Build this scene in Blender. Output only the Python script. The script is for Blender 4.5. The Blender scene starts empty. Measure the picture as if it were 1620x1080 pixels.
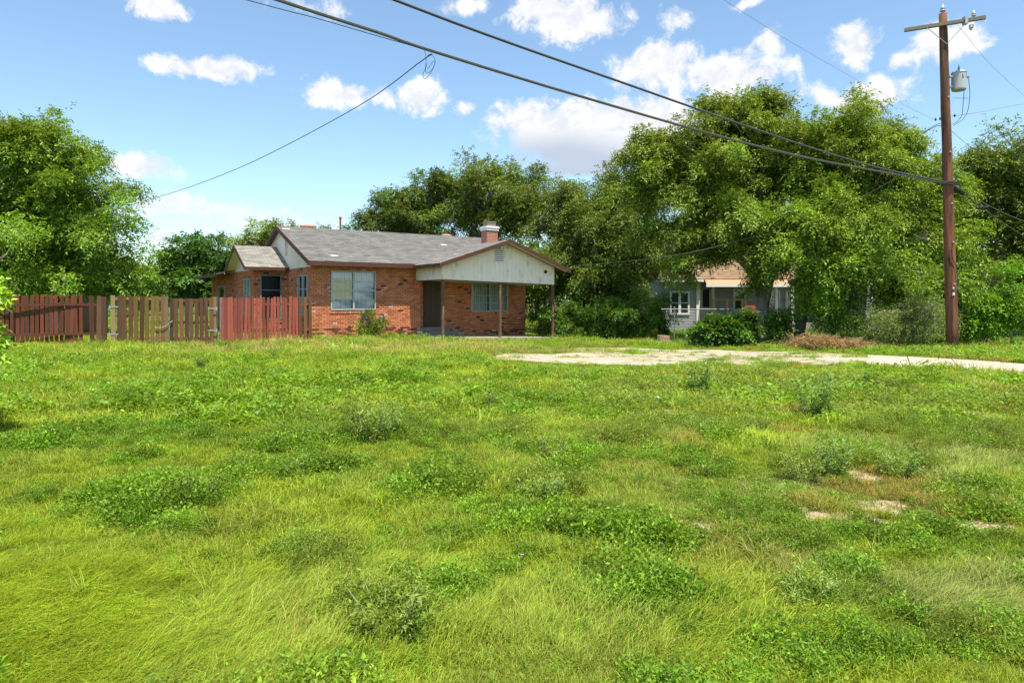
import bpy, math, random
import numpy as np
from mathutils import Vector, Matrix

# ------------------------------------------------------------------ camera, sky, sun, exposure
scene = bpy.context.scene
COL = scene.collection
F, HZ, CAMH = 1080.0, 475.0, 1.5           # focal length and horizon row (photo pixels), eye height

cam_d = bpy.data.cameras.new('camera')
cam = bpy.data.objects.new('camera', cam_d)
COL.objects.link(cam)
cam.location = (0, 0, CAMH)
cam.rotation_euler = (math.radians(90), 0, 0)
cam_d.sensor_width = 36.0
cam_d.lens = 36.0 * F / 1620.0
cam_d.shift_y = -(540 - HZ) / 1620.0
cam_d.clip_start = 0.05
cam_d.clip_end = 3000
scene.camera = cam

SUN_DIR = Vector((0.425, -0.905, 2.95)).normalized()      # towards the sun
sun_d = bpy.data.lights.new('sun', 'SUN')
sun_d.energy = 5.0
sun_d.angle = math.radians(0.5)
sun_d.color = (1.0, 0.91, 0.74)
sun = bpy.data.objects.new('sun', sun_d)
COL.objects.link(sun)
sun.rotation_euler = SUN_DIR.to_track_quat('Z', 'Y').to_euler()

scene.view_settings.view_transform = 'Standard'
scene.view_settings.look = 'None'
scene.view_settings.gamma = 1
scene.view_settings.exposure = 0.80
scene.view_settings.use_curve_mapping = False
scene.cycles.use_denoising = True
scene.cycles.denoising_prefilter = 'NONE'
scene.cycles.max_bounces = 6
scene.cycles.diffuse_bounces = 3
scene.cycles.transparent_max_bounces = 12
scene.cycles.use_adaptive_sampling = True
scene.cycles.adaptive_threshold = 0.01
scene.cycles.sample_clamp_indirect = 4.0
scene.cycles.caustics_reflective = False
scene.cycles.caustics_refractive = False


class NT:
    """small helper to write node trees"""
    def __init__(self, tree):
        self.t = tree
        self.t.nodes.clear()

    def n(self, typ, ins=None, **props):
        nd = self.t.nodes.new(typ)
        for k, v in props.items():
            setattr(nd, k, v)
        if ins:
            for k, v in ins.items():
                s = nd.inputs[k]
                if isinstance(v, bpy.types.NodeSocket):
                    self.t.links.new(v, s)
                else:
                    s.default_value = v
        return nd

    def math(self, op, a, b=0.0, c=None, clamp=False):
        ins = {0: a, 1: b}
        if c is not None:
            ins[2] = c
        return self.n('ShaderNodeMath', ins, operation=op, use_clamp=clamp).outputs[0]

    def mix(self, f, a, b, blend='MIX'):
        nd = self.t.nodes.new('ShaderNodeMix')
        nd.data_type = 'RGBA'
        nd.blend_type = blend
        socks = [s for s in nd.inputs if s.enabled]
        for s, v in zip(socks, (f, a, b)):
            if isinstance(v, bpy.types.NodeSocket):
                self.t.links.new(v, s)
            else:
                s.default_value = v
        return [o for o in nd.outputs if o.enabled][0]

    def ramp(self, f, pts):
        nd = self.n('ShaderNodeValToRGB', {0: f})
        el = nd.color_ramp.elements
        while len(el) < len(pts):
            el.new(0.5)
        for e, (p, c) in zip(el, pts):
            e.position = p
            e.color = c if len(c) == 4 else (*c, 1)
        return nd.outputs[0]

    def smooth(self, v, a, b):
        nd = self.n('ShaderNodeMapRange', {0: v, 1: a, 2: b, 3: 0.0, 4: 1.0}, interpolation_type='SMOOTHSTEP')
        return nd.outputs[0]


world = bpy.data.worlds.new('World')
scene.world = world
world.use_nodes = True
nt = NT(world.node_tree)
sky = nt.n('ShaderNodeTexSky', sky_type='NISHITA')
sky.sun_disc = False
sky.sun_elevation = math.asin(SUN_DIR.z)
sky.sun_rotation = math.atan2(SUN_DIR.x, SUN_DIR.y)
sky.air_density = 1.0
sky.dust_density = 0.3
sky.ozone_density = 1.4
tc = nt.n('ShaderNodeTexCoord').outputs['Generated']
nrm = nt.n('ShaderNodeVectorMath', {0: tc}, operation='NORMALIZE').outputs[0]
sep = nt.n('ShaderNodeSeparateXYZ', {0: nrm})
az = nt.math('MULTIPLY', nt.math('ARCTAN2', sep.outputs[0], sep.outputs[1]), 57.2958)
elv = nt.math('MULTIPLY', nt.math('ARCSINE', sep.outputs[2]), 57.2958)
dirv = nt.n('ShaderNodeCombineXYZ', {0: az, 1: elv}).outputs[0]
fine = nt.n('ShaderNodeTexNoise', {'Vector': dirv, 'Scale': 0.42, 'Detail': 9.0, 'Roughness': 0.68, 'Distortion': 0.3})
fval = fine.outputs['Fac']
warp = nt.n('ShaderNodeTexNoise', {'Vector': dirv, 'Scale': 0.16, 'Detail': 4.0})
wv = nt.n('ShaderNodeVectorMath', {0: warp.outputs['Color'], 1: (0.5, 0.5, 0.5)}, operation='SUBTRACT').outputs[0]
wv = nt.n('ShaderNodeVectorMath', {0: wv, 1: (4.2, 2.0, 0.0)}, operation='MULTIPLY').outputs[0]
wdir = nt.n('ShaderNodeVectorMath', {0: dirv, 1: wv}, operation='ADD').outputs[0]


def sky_dir(px, py):
    x, z = (px - 810) / F, (HZ - py) / F
    return math.degrees(math.atan2(x, 1)), math.degrees(math.atan2(z, math.hypot(1, x)))


# cumulus banks: centre (px, py), half width and half height in photo pixels, weight
CLOUDS = [(265, 8, 62, 26, 1), (330, 108, 100, 24, 1), (255, 98, 40, 20, .8), (525, 145, 66, 30, 1), (672, 150, 48, 38, 1),
          (612, 152, 34, 24, .7), (225, 265, 62, 26, .9), (262, 328, 90, 26, .85), (370, 338, 130, 28, .8), (262, 382, 46, 14, .7),
          (740, 8, 50, 20, .7), (905, 32, 112, 52, 1.05), (868, 18, 70, 40, 1), (1058, 30, 30, 24, .7), (1040, 105, 78, 52, 1),
          (1150, 120, 130, 48, 1), (1225, 65, 34, 30, .8), (905, 205, 165, 62, 1.55), (1010, 205, 130, 70, 1.5), (1150, 195, 130, 50, .9), (915, 250, 120, 40, 1),
          (1355, 72, 56, 44, 1), (1435, 100, 28, 18, .8), (1370, 150, 110, 34, .9), (1495, 70, 70, 42, .95), (1290, 150, 60, 26, .6),
          (740, 172, 26, 16, .6), (480, 12, 70, 20, .5), (1185, 2, 40, 12, .8), (450, 350, 60, 16, .5)]
acc = None
for (px, py, rx, ry, wgt) in CLOUDS:
    a0, e0 = sky_dir(px, py)
    a1, _ = sky_dir(px + rx, py)
    _, e1 = sky_dir(px, py - ry)
    d = nt.n('ShaderNodeVectorMath', {0: wdir, 1: (a0, e0, 0)}, operation='SUBTRACT').outputs[0]
    d = nt.n('ShaderNodeVectorMath', {0: d, 1: (1 / abs(a1 - a0), 1 / abs(e1 - e0), 0)}, operation='MULTIPLY').outputs[0]
    ln = nt.n('ShaderNodeVectorMath', {0: d}, operation='LENGTH').outputs['Value']
    m = nt.math('MULTIPLY_ADD', ln, -wgt, wgt)
    acc = m if acc is None else nt.math('SMOOTH_MAX', acc, m, 0.25)
# the rest of the sky carries the same scattered cumulus
gen = nt.n('ShaderNodeTexNoise', {'Vector': dirv, 'Scale': 0.07, 'Detail': 3.0}).outputs['Fac']
gen = nt.math('MULTIPLY_ADD', gen, 4.0, -2.2)
outside = nt.math('MAXIMUM', nt.smooth(nt.math('ABSOLUTE', az), 37, 46), nt.smooth(elv, 25, 33))
gen = nt.math('ADD', gen, nt.math('MULTIPLY_ADD', outside, 3.0, -3.0))
acc = nt.math('MAXIMUM', acc, gen)
dens = nt.math('ADD', nt.math('MULTIPLY', acc, 1.15), nt.math('MULTIPLY_ADD', fval, 2.4, -1.25))
mask = nt.math('MULTIPLY', nt.smooth(dens, 0.0, 0.6), nt.math('MULTIPLY_ADD', nt.smooth(elv, 4.0, 12.0), 0.3, 0.7))
# bellies of the big bank are greyer
a0, e0 = sky_dir(890, 262)
d = nt.n('ShaderNodeVectorMath', {0: wdir, 1: (a0, e0, 0)}, operation='SUBTRACT').outputs[0]
d = nt.n('ShaderNodeVectorMath', {0: d, 1: (1 / 9.0, 1 / 3.2, 0)}, operation='MULTIPLY').outputs[0]
belly = nt.smooth(nt.n('ShaderNodeVectorMath', {0: d}, operation='LENGTH').outputs['Value'], 1.25, 0.3)
shade = nt.math('MULTIPLY', nt.smooth(fval, 0.62, 0.38), 0.45)
shade = nt.math('MAXIMUM', shade, belly)
SKY_K = 0.125
ccol = nt.mix(shade, (4.85, 4.85, 4.9, 1), (2.7, 3.1, 3.75, 1))
skycol = nt.n('ShaderNodeHueSaturation', {'Saturation': 0.97, 'Value': 1.0, 'Color': sky.outputs[0]}).outputs[0]
skycol = nt.mix(1.0, skycol, (0.93, 1.03, 1.02, 1), 'MULTIPLY')
skymix = nt.mix(nt.math('MULTIPLY', mask, nt.smooth(elv, -0.5, 2.0)), skycol, ccol)
bg = nt.n('ShaderNodeBackground', {'Color': skymix, 'Strength': SKY_K})
nt.n('ShaderNodeOutputWorld', {'Surface': bg.outputs[0]})

# ------------------------------------------------------------------ helpers
RNG = np.random.default_rng(7)
random.seed(7)


def tag(o, label=None, cat=None, group=None, kind=None):
    if label: o['label'] = label
    if cat: o['category'] = cat
    if group: o['group'] = group
    if kind: o['kind'] = kind
    return o


def empty(name, loc=(0, 0, 0), rz=0.0, label=None, cat=None, group=None):
    o = bpy.data.objects.new(name, None)
    o.empty_display_size = 0.3
    COL.objects.link(o)
    o.location = loc
    o.rotation_euler = (0, 0, rz)
    return tag(o, label, cat, group)


class MB:
    def __init__(self):
        self.v, self.f, self.c = [], [], []

    def face(self, pts, col=(1, 1, 1)):
        k = len(self.v)
        self.v += [tuple(p) for p in pts]
        self.f.append(tuple(range(k, k + len(pts))))
        self.c.append(col)

    def box(self, x0, x1, y0, y1, z0, z1, col=(1, 1, 1), fn=None):
        p = [(x0, y0, z0), (x1, y0, z0), (x1, y1, z0), (x0, y1, z0), (x0, y0, z1), (x1, y0, z1), (x1, y1, z1), (x0, y1, z1)]
        if fn: p = [fn(*q) for q in p]
        k = len(self.v)
        self.v += p
        for q in ((0, 3, 2, 1), (4, 5, 6, 7), (0, 1, 5, 4), (1, 2, 6, 5), (2, 3, 7, 6), (3, 0, 4, 7)):
            self.f.append(tuple(k + i for i in q)); self.c.append(col)

    def prism(self, poly, off, col=(1, 1, 1)):
        """polygon extruded by the vector off"""
        n = len(poly); k = len(self.v)
        off = Vector(off)
        self.v += [tuple(p) for p in poly] + [tuple(Vector(p) + off) for p in poly]
        self.f.append(tuple(k + i for i in range(n))[::-1]); self.c.append(col)
        self.f.append(tuple(k + n + i for i in range(n))); self.c.append(col)
        for i in range(n):
            j = (i + 1) % n
            self.f.append((k + i, k + j, k + n + j, k + n + i)); self.c.append(col)

    def bar(self, a, b, w, d, col=(1, 1, 1), up=(0, 0, 1)):
        a, b = Vector(a), Vector(b)
        t = (b - a).normalized(); upv = Vector(up)
        s = t.cross(upv)
        if s.length < 1e-3: s = t.cross(Vector((1, 0, 0)))
        s.normalize(); u = s.cross(t).normalized()
        p = [a + s * sx * w / 2 + u * sy * d / 2 for sx, sy in ((-1, -1), (1, -1), (1, 1), (-1, 1))]
        self.prism(p, b - a, col)

    def tube(self, pts, radii, n=8, col=(1, 1, 1), cap=True, wob=0.0):
        pts = [Vector(p) for p in pts]
        if not hasattr(radii, '__len__'): radii = [radii] * len(pts)
        k = len(self.v); ref = Vector((0.13, 0.31, 0.94))
        if abs((pts[-1] - pts[0]).normalized().dot(ref)) > .9: ref = Vector((1, 0.1, 0))
        for i, p in enumerate(pts):
            t = (pts[min(i + 1, len(pts) - 1)] - pts[max(i - 1, 0)]).normalized()
            s = t.cross(ref).normalized(); u = s.cross(t)
            for j in range(n):
                a = 2 * math.pi * j / n
                r = radii[i] * (1 + wob * random.uniform(-1, 1))
                self.v.append(tuple(p + s * math.cos(a) * r + u * math.sin(a) * r))
        for i in range(len(pts) - 1):
            for j in range(n):
                j2 = (j + 1) % n
                self.f.append((k + i * n + j, k + i * n + j2, k + (i + 1) * n + j2, k + (i + 1) * n + j)); self.c.append(col)
        if cap:
            self.f.append(tuple(k + j for j in range(n))[::-1]); self.c.append(col)
            m = k + (len(pts) - 1) * n
            self.f.append(tuple(m + j for j in range(n))); self.c.append(col)

    def lathe(self, prof, x=0, y=0, n=16, col=(1, 1, 1)):
        k = len(self.v)
        for r, z in prof:
            for j in range(n):
                a = 2 * math.pi * j / n
                self.v.append((x + r * math.cos(a), y + r * math.sin(a), z))
        for i in range(len(prof) - 1):
            for j in range(n):
                j2 = (j + 1) % n
                self.f.append((k + i * n + j, k + i * n + j2, k + (i + 1) * n + j2, k + (i + 1) * n + j)); self.c.append(col)
        self.f.append(tuple(k + j for j in range(n))[::-1]); self.c.append(col)
        m = k + (len(prof) - 1) * n
        self.f.append(tuple(m + j for j in range(n))); self.c.append(col)

    def build(self, name, mat, parent=None, smooth=False, loc=None):
        me = bpy.data.meshes.new(name)
        me.from_pydata(self.v, [], self.f)
        at = me.attributes.new('tint', 'FLOAT_COLOR', 'CORNER')
        cols = []
        for fc, c in zip(self.f, self.c):
            cols += [c[0], c[1], c[2], 1.0] * len(fc)
        at.data.foreach_set('color', cols)
        me.materials.append(mat)
        if smooth:
            me.polygons.foreach_set('use_smooth', [True] * len(me.polygons))
        me.update()
        o = bpy.data.objects.new(name, me)
        COL.objects.link(o)
        if parent: o.parent = parent
        if loc is not None: o.location = loc
        return o


def at(px, py, Y):
    """world point seen at photo pixel (px, py) at depth Y"""
    return Vector(((px - 810) / F * Y, Y, CAMH - (py - HZ) / F * Y))


def ground_at(px, py):
    Y = CAMH * F / (py - HZ)
    return Vector(((px - 810) / F * Y, Y, 0))


# ------------------------------------------------------------------ noise in numpy
def vnoise(x, y, seed=0):
    xi = np.floor(x).astype(np.int64); yi = np.floor(y).astype(np.int64)
    fx = x - xi; fy = y - yi
    fx = fx * fx * (3 - 2 * fx); fy = fy * fy * (3 - 2 * fy)

    def h(a, b):
        n = (a * 374761393 + b * 668265263 + seed * 974634777) & 0xffffffff
        n = ((n ^ (n >> 13)) * 1274126177) & 0xffffffff
        return ((n ^ (n >> 16)) & 0xffff) / 65535.0
    return (h(xi, yi) * (1 - fx) + h(xi + 1, yi) * fx) * (1 - fy) + (h(xi, yi + 1) * (1 - fx) + h(xi + 1, yi + 1) * fx) * fy


def fbm(x, y, seed=0, oct=4):
    s = 0; a = .5; t = 0
    for o in range(oct):
        s = s + a * vnoise(x * 2 ** o, y * 2 ** o, seed + o * 17); t += a; a *= .5
    return s / t


def sstep(x, a, b):
    t = np.clip((x - a) / (b - a), 0, 1)
    return t * t * (3 - 2 * t)


def gz(x, y):
    """height of the ground"""
    x = np.asarray(x, float); y = np.asarray(y, float)
    z = -0.22 * sstep(x, -6, 2) * sstep(y, 17, 26) * (1 - 0.0 * x)
    z = z + 0.05 * (fbm(x * .45 + 50, y * .45 + 50, 3, 2) - .5) * sstep(y, 1, 5)
    return z


# ------------------------------------------------------------------ materials
def new_mat(name):
    m = bpy.data.materials.new(name)
    m.use_nodes = True
    return m, NT(m.node_tree)


def surf_mat(name, col=None, rough=.85, tint=True, noise=(3.0, .25), bump=0.0, bscale=40, metal=0.0, spec=.3, dirt=None, stretch=(1, 1, 1), col2=None):
    m, t = new_mat(name)
    tcn = t.n('ShaderNodeTexCoord').outputs['Object']
    mp = t.n('ShaderNodeMapping', {'Vector': tcn, 'Scale': stretch}).outputs[0]
    base = (*(col or (1, 1, 1)), 1)
    nz = t.n('ShaderNodeTexNoise', {'Vector': mp, 'Scale': noise[0], 'Detail': 6.0, 'Roughness': .65}).outputs['Fac']
    v = t.math('MULTIPLY_ADD', nz, noise[1] * 2, 1 - noise[1])
    c = base
    if col2:
        c = t.mix(t.smooth(t.n('ShaderNodeTexNoise', {'Vector': mp, 'Scale': noise[0] * .6, 'Detail': 5.0, 'Roughness': .7}).outputs['Fac'], .42, .62), base, (*col2, 1))
    if tint:
        c = t.mix(1.0, c, t.n('ShaderNodeAttribute', attribute_name='tint').outputs['Color'], 'MULTIPLY')
    vc = t.n('ShaderNodeCombineColor', {0: v, 1: v, 2: v}).outputs[0]
    c = t.mix(1.0, c, vc, 'MULTIPLY')
    if dirt:
        dn = t.n('ShaderNodeTexNoise', {'Vector': mp, 'Scale': dirt[1], 'Detail': 8.0, 'Roughness': .7}).outputs['Fac']
        c = t.mix(t.math('MULTIPLY', t.smooth(dn, dirt[2], dirt[3]), dirt[4]), c, (*dirt[0], 1))
    ins = {'Base Color': c, 'Roughness': rough, 'Metallic': metal, 'Specular IOR Level': spec}
    if bump:
        bn = t.n('ShaderNodeTexNoise', {'Vector': mp, 'Scale': bscale, 'Detail': 6.0}).outputs['Fac']
        ins['Normal'] = t.n('ShaderNodeBump', {'Height': bn, 'Strength': bump, 'Distance': .02}).outputs[0]
    b = t.n('ShaderNodeBsdfPrincipled', ins)
    t.n('ShaderNodeOutputMaterial', {'Surface': b.outputs[0]})
    return m


def leaf_mat(name, inst=False, trans=.35, gloss=.08):
    m, t = new_mat(name)
    c = t.n('ShaderNodeAttribute', attribute_name='tint').outputs['Color']
    if inst:
        c2 = t.n('ShaderNodeAttribute', attribute_name='itint', attribute_type='INSTANCER').outputs['Color']
        c = t.mix(1.0, c, c2, 'MULTIPLY')
    yell = t.mix(1.0, c, (1.25, 1.15, .55, 1), 'MULTIPLY')
    d = t.n('ShaderNodeBsdfDiffuse', {'Color': c})
    tr = t.n('ShaderNodeBsdfTranslucent', {'Color': yell})
    s = t.n('ShaderNodeMixShader', {0: trans, 1: d.outputs[0], 2: tr.outputs[0]})
    g = t.n('ShaderNodeBsdfGlossy', {'Color': (.9, .95, .9, 1), 'Roughness': .5})
    fr = gloss
    s2 = t.n('ShaderNodeMixShader', {0: fr, 1: s.outputs[0], 2: g.outputs[0]})
    t.n('ShaderNodeOutputMaterial', {'Surface': s2.outputs[0]})
    return m


M = {}
M['leaf'] = leaf_mat('leaf', trans=.30, gloss=.022)
M['grass'] = leaf_mat('grass_blade', inst=True, trans=.42, gloss=.018)
M['bark'] = surf_mat('bark', (.24, .195, .155), .95, noise=(9, .5), bump=.8, bscale=25, stretch=(1, 1, .25))
M['brick'] = surf_mat('brick', (1, 1, 1), .9, noise=(14, .22), bump=.4, bscale=60, dirt=((.13, .05, .03), 1.1, .47, .72, .5))
M['mortar'] = surf_mat('mortar', (.15, .085, .055), .95, noise=(10, .3))
M['shingle'] = surf_mat('shingle', (1, 1, 1), .95, noise=(1.6, .34), bump=.3, bscale=120, dirt=((.26, .25, .23), .9, .5, .74, .5))
M['deck'] = surf_mat('roof_deck', (.12, .11, .11), .95)
M['trim'] = surf_mat('trim_brown', (.085, .038, .026), .7, noise=(6, .35))
M['siding'] = surf_mat('siding_white', (.93, .81, .73), .7, noise=(2.5, .06), dirt=((.33, .34, .30), 3.2, .52, .68, .6), stretch=(1, 1, .55))
M['siding_clean'] = surf_mat('siding_pale', (.86, .76, .65), .75, noise=(2.5, .1))
M['soffit'] = surf_mat('soffit', (.72, .66, .45), .8, noise=(2, .12))
M['frame'] = surf_mat('window_frame', (.40, .43, .43), .6, noise=(8, .15))
M['white_frame'] = surf_mat('white_frame', (.72, .72, .70), .6, noise=(8, .1))
M['door'] = surf_mat('door_wood', (.085, .052, .034), .6, noise=(6, .3), stretch=(3, 3, .6))
M['post'] = surf_mat('post_wood', (.13, .075, .055), .85, noise=(9, .4), dirt=((.42, .30, .20), 18, .55, .66, .8), stretch=(1, 1, .4))
M['concrete'] = surf_mat('concrete', (.36, .32, .27), .95, noise=(4, .25), bump=.4, bscale=40, dirt=((.16, .13, .10), 3, .5, .75, .5))
M['steps'] = surf_mat('old_concrete', (.20, .18, .15), .95, noise=(4, .3), bump=.4, bscale=40)
M['picket'] = surf_mat('picket', (1, 1, 1), .85, noise=(5, .28), bump=.3, bscale=50, stretch=(2.5, 2.5, .35))
M['pole'] = surf_mat('pole_wood', (.22, .088, .045), .85, col2=(.11, .058, .036), noise=(4, .7), bump=.6, bscale=40, stretch=(2.2, 2.2, .18), dirt=((.045, .028, .02), 5, .46, .68, .85))
M['oldwood'] = surf_mat('weathered_wood', (.22, .19, .16), .9, noise=(8, .3), stretch=(.4, 2, 2))
M['metal'] = surf_mat('galvanised', (.45, .47, .48), .45, metal=.6, noise=(5, .15), spec=.5)
M['tank'] = surf_mat('transformer_paint', (.42, .45, .47), .45, noise=(5, .12), spec=.5)
M['dull_metal'] = surf_mat('dull_galvanised', (.17, .18, .19), .6, metal=.3, noise=(5, .15), spec=.4)
M['black'] = surf_mat('black_rubber', (.022, .022, .024), .55, noise=(20, .2), spec=.4)
M['cable'] = surf_mat('cable_grey', (.055, .057, .062), .5, noise=(20, .3), spec=.5)
M['cable_brown'] = surf_mat('cable_weathered', (.11, .10, .09), .6, noise=(20, .3), spec=.4)
M['thinwire'] = surf_mat('thin_wire', (.16, .17, .19), .5, noise=(20, .2), spec=.4)
M['porcelain'] = surf_mat('porcelain', (.35, .38, .40), .25, noise=(5, .1), spec=.6)
M['curtain'] = surf_mat('curtain', (.62, .68, .84), .95, noise=(3, .1))
M['white'] = surf_mat('white_paint', (.78, .78, .76), .6, noise=(3, .08))
M['plain'] = surf_mat('painted', (1, 1, 1), .75, noise=(4, .14))
M['twig'] = surf_mat('twig', (1, 1, 1), .95, noise=(6, .3))
M['rust'] = surf_mat('rusty_metal', (.22, .09, .055), .8, noise=(12, .35))

m, t = new_mat('glass')
g = t.n('ShaderNodeBsdfGlossy', {'Color': (.95, .97, 1, 1), 'Roughness': .03})
tr = t.n('ShaderNodeBsdfTransparent', {'Color': (.86, .90, .92, 1)})
fr = t.math('ADD', t.n('ShaderNodeFresnel', {'IOR': 1.5}).outputs[0], .02)
t.n('ShaderNodeOutputMaterial', {'Surface': t.n('ShaderNodeMixShader', {0: fr, 1: tr.outputs[0], 2: g.outputs[0]}).outputs[0]})
M['glass'] = m

m, t = new_mat('old_glass')
g = t.n('ShaderNodeBsdfGlossy', {'Color': (.5, .55, .6, 1), 'Roughness': .35})
tr = t.n('ShaderNodeBsdfTransparent', {'Color': (.6, .65, .68, 1)})
t.n('ShaderNodeOutputMaterial', {'Surface': t.n('ShaderNodeMixShader', {0: t.n('ShaderNodeFresnel', {'IOR': 1.4}).outputs[0], 1: tr.outputs[0], 2: g.outputs[0]}).outputs[0]})
M['old_glass'] = m
M['dark_frame'] = surf_mat('dull_frame', (.22, .23, .22), .7, noise=(8, .15))

# ground: dirt and thatch below the grass
m, t = new_mat('ground_soil')
tcn = t.n('ShaderNodeTexCoord').outputs['Object']
n1 = t.n('ShaderNodeTexNoise', {'Vector': tcn, 'Scale': .8, 'Detail': 8.0, 'Roughness': .65}).outputs['Fac']
n2 = t.n('ShaderNodeTexNoise', {'Vector': tcn, 'Scale': 9.0, 'Detail': 8.0, 'Roughness': .7}).outputs['Fac']
att = t.n('ShaderNodeAttribute', attribute_name='bare').outputs['Fac']
green = t.mix(t.smooth(n2, .35, .65), (.035, .055, .010, 1), (.10, .13, .025, 1))
green = t.mix(t.smooth(n1, .5, .7), green, (.14, .13, .045, 1))
dirt = t.mix(t.smooth(n2, .3, .7), (.26, .19, .12, 1), (.50, .40, .30, 1))
c = t.mix(t.smooth(t.math('ADD', att, t.math('MULTIPLY_ADD', n2, .8, -.4)), .35, .65), green, dirt)
bmp = t.n('ShaderNodeBump', {'Height': t.n('ShaderNodeTexNoise', {'Vector': tcn, 'Scale': 40.0, 'Detail': 6.0}).outputs['Fac'], 'Strength': .9, 'Distance': .03}).outputs[0]
b = t.n('ShaderNodeBsdfPrincipled', {'Base Color': c, 'Roughness': .95, 'Normal': bmp, 'Specular IOR Level': .1})
t.n('ShaderNodeOutputMaterial', {'Surface': b.outputs[0]})
M['ground'] = m

m, t = new_mat('caliche_gravel')
tcn = t.n('ShaderNodeTexCoord').outputs['Object']
n1 = t.n('ShaderNodeTexNoise', {'Vector': tcn, 'Scale': 1.3, 'Detail': 8.0, 'Roughness': .7}).outputs['Fac']
n2 = t.n('ShaderNodeTexNoise', {'Vector': tcn, 'Scale': 22.0, 'Detail': 6.0, 'Roughness': .7}).outputs['Fac']
vo = t.n('ShaderNodeTexVoronoi', {'Vector': tcn, 'Scale': 26.0}).outputs['Color']
c = t.mix(t.smooth(n1, .35, .7), (.45, .39, .32, 1), (.30, .25, .19, 1))
c = t.mix(t.math('MULTIPLY', t.smooth(n2, .5, .75), .6), c, (.24, .19, .13, 1))
c = t.mix(.22, c, vo, 'SOFT_LIGHT')
bmp = t.n('ShaderNodeBump', {'Height': n2, 'Strength': .8, 'Distance': .03}).outputs[0]
b = t.n('ShaderNodeBsdfPrincipled', {'Base Color': c, 'Roughness': .95, 'Normal': bmp, 'Specular IOR Level': .1})
t.n('ShaderNodeOutputMaterial', {'Surface': b.outputs[0]})
M['caliche'] = m
M['paving'] = surf_mat('paving_concrete', (.42, .36, .30), .95, noise=(2.2, .16), bump=.3, bscale=60, dirt=((.30, .24, .18), 4, .55, .8, .4))

# ------------------------------------------------------------------ field masks (ground space)
# driveway: dirt and caliche in front of the porch, running to the concrete strip on the right
DRIVE = [ground_at(px, py) for px, py in
         ((772, 566), (800, 558), (870, 559), (925, 552), (900, 546), (915, 541), (1010, 542), (1060, 546), (1130, 545), (1200, 550),
          (1290, 553), (1375, 561), (1372, 576), (1300, 577), (1240, 574), (1190, 580), (1130, 572), (1060, 575), (980, 577), (905, 576), (830, 572))]
STRIP = [ground_at(px, py) for px, py in ((1372, 561), (1625, 577), (2300, 622), (2300, 655), (1625, 591), (1450, 580), (1372, 576))]


def poly_dist(poly, x, y):
    """signed distance, negative inside"""
    px = np.array([p[0] for p in poly]); py = np.array([p[1] for p in poly])
    d = np.full(x.shape, 1e9); ins = np.zeros(x.shape, bool)
    n = len(px)
    for i in range(n):
        j = (i + 1) % n
        ex, ey = px[j] - px[i], py[j] - py[i]
        wx, wy = x - px[i], y - py[i]
        tt = np.clip((wx * ex + wy * ey) / (ex * ex + ey * ey), 0, 1)
        d = np.minimum(d, np.hypot(wx - ex * tt, wy - ey * tt))
        cnd = (py[i] > y) != (py[j] > y)
        xx = (px[j] - px[i]) * (y - py[i]) / (py[j] - py[i] + 1e-12) + px[i]
        ins ^= cnd & (x < xx)
    return np.where(ins, -d, d)


BARE = [(1105, 830, .16), (1128, 866, .13), (1465, 713, .35), (1440, 757, .22), (1350, 755, .3), (1235, 765, .35), (1540, 828, .25), (1370, 820, .22),
        (1270, 812, .25), (940, 640, .5), (1060, 655, .5), (1150, 680, .4), (1000, 590, .5), (760, 605, .3), (680, 1020, .08), (1400, 800, .3),
        (1110, 600, .4), (870, 975, .06), (1520, 770, .2), (700, 562, .4)]


def bare_mask(x, y):
    b = np.zeros(np.shape(x))
    for px, py, r in BARE:
        g0 = ground_at(px, py)
        d = np.hypot((x - g0.x) / (r * .95), (y - g0.y) / (r * .8))
        d = d + (fbm(x * 4, y * 4, 11, 3) - .5) * 1.6
        b = np.maximum(b, 1 - sstep(d, .55, 1.1))
    return b


# ------------------------------------------------------------------ ground sheet
def build_ground():
    xs = np.concatenate([-np.geomspace(900, 31, 18), np.linspace(-30, 30, 241), np.geomspace(31, 900, 18)])
    ys = np.concatenate([-np.geomspace(500, 3, 14), np.linspace(-2, 40, 169), np.geomspace(41, 1800, 24)])
    X, Y = np.meshgrid(xs, ys)
    Z = gz(X, Y)
    nx, ny = len(xs), len(ys)
    co = np.stack([X, Y, Z], -1).reshape(-1, 3)
    me = bpy.data.meshes.new('ground')
    i = np.arange(nx - 1)[None, :] + np.arange(ny - 1)[:, None] * nx
    fc = np.stack([i, i + 1, i + 1 + nx, i + nx], -1).reshape(-1, 4)
    me.from_pydata(co.tolist(), [], fc.tolist())
    a = me.attributes.new('bare', 'FLOAT', 'POINT')
    a.data.foreach_set('value', bare_mask(X, Y).reshape(-1).astype(np.float32))
    me.materials.append(M['ground'])
    me.polygons.foreach_set('use_smooth', [True] * len(me.polygons))
    o = bpy.data.objects.new('ground', me)
    COL.objects.link(o)
    tag(o, 'uneven grassy lot with bare soil showing through', None, None, 'structure')


build_ground()


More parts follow.
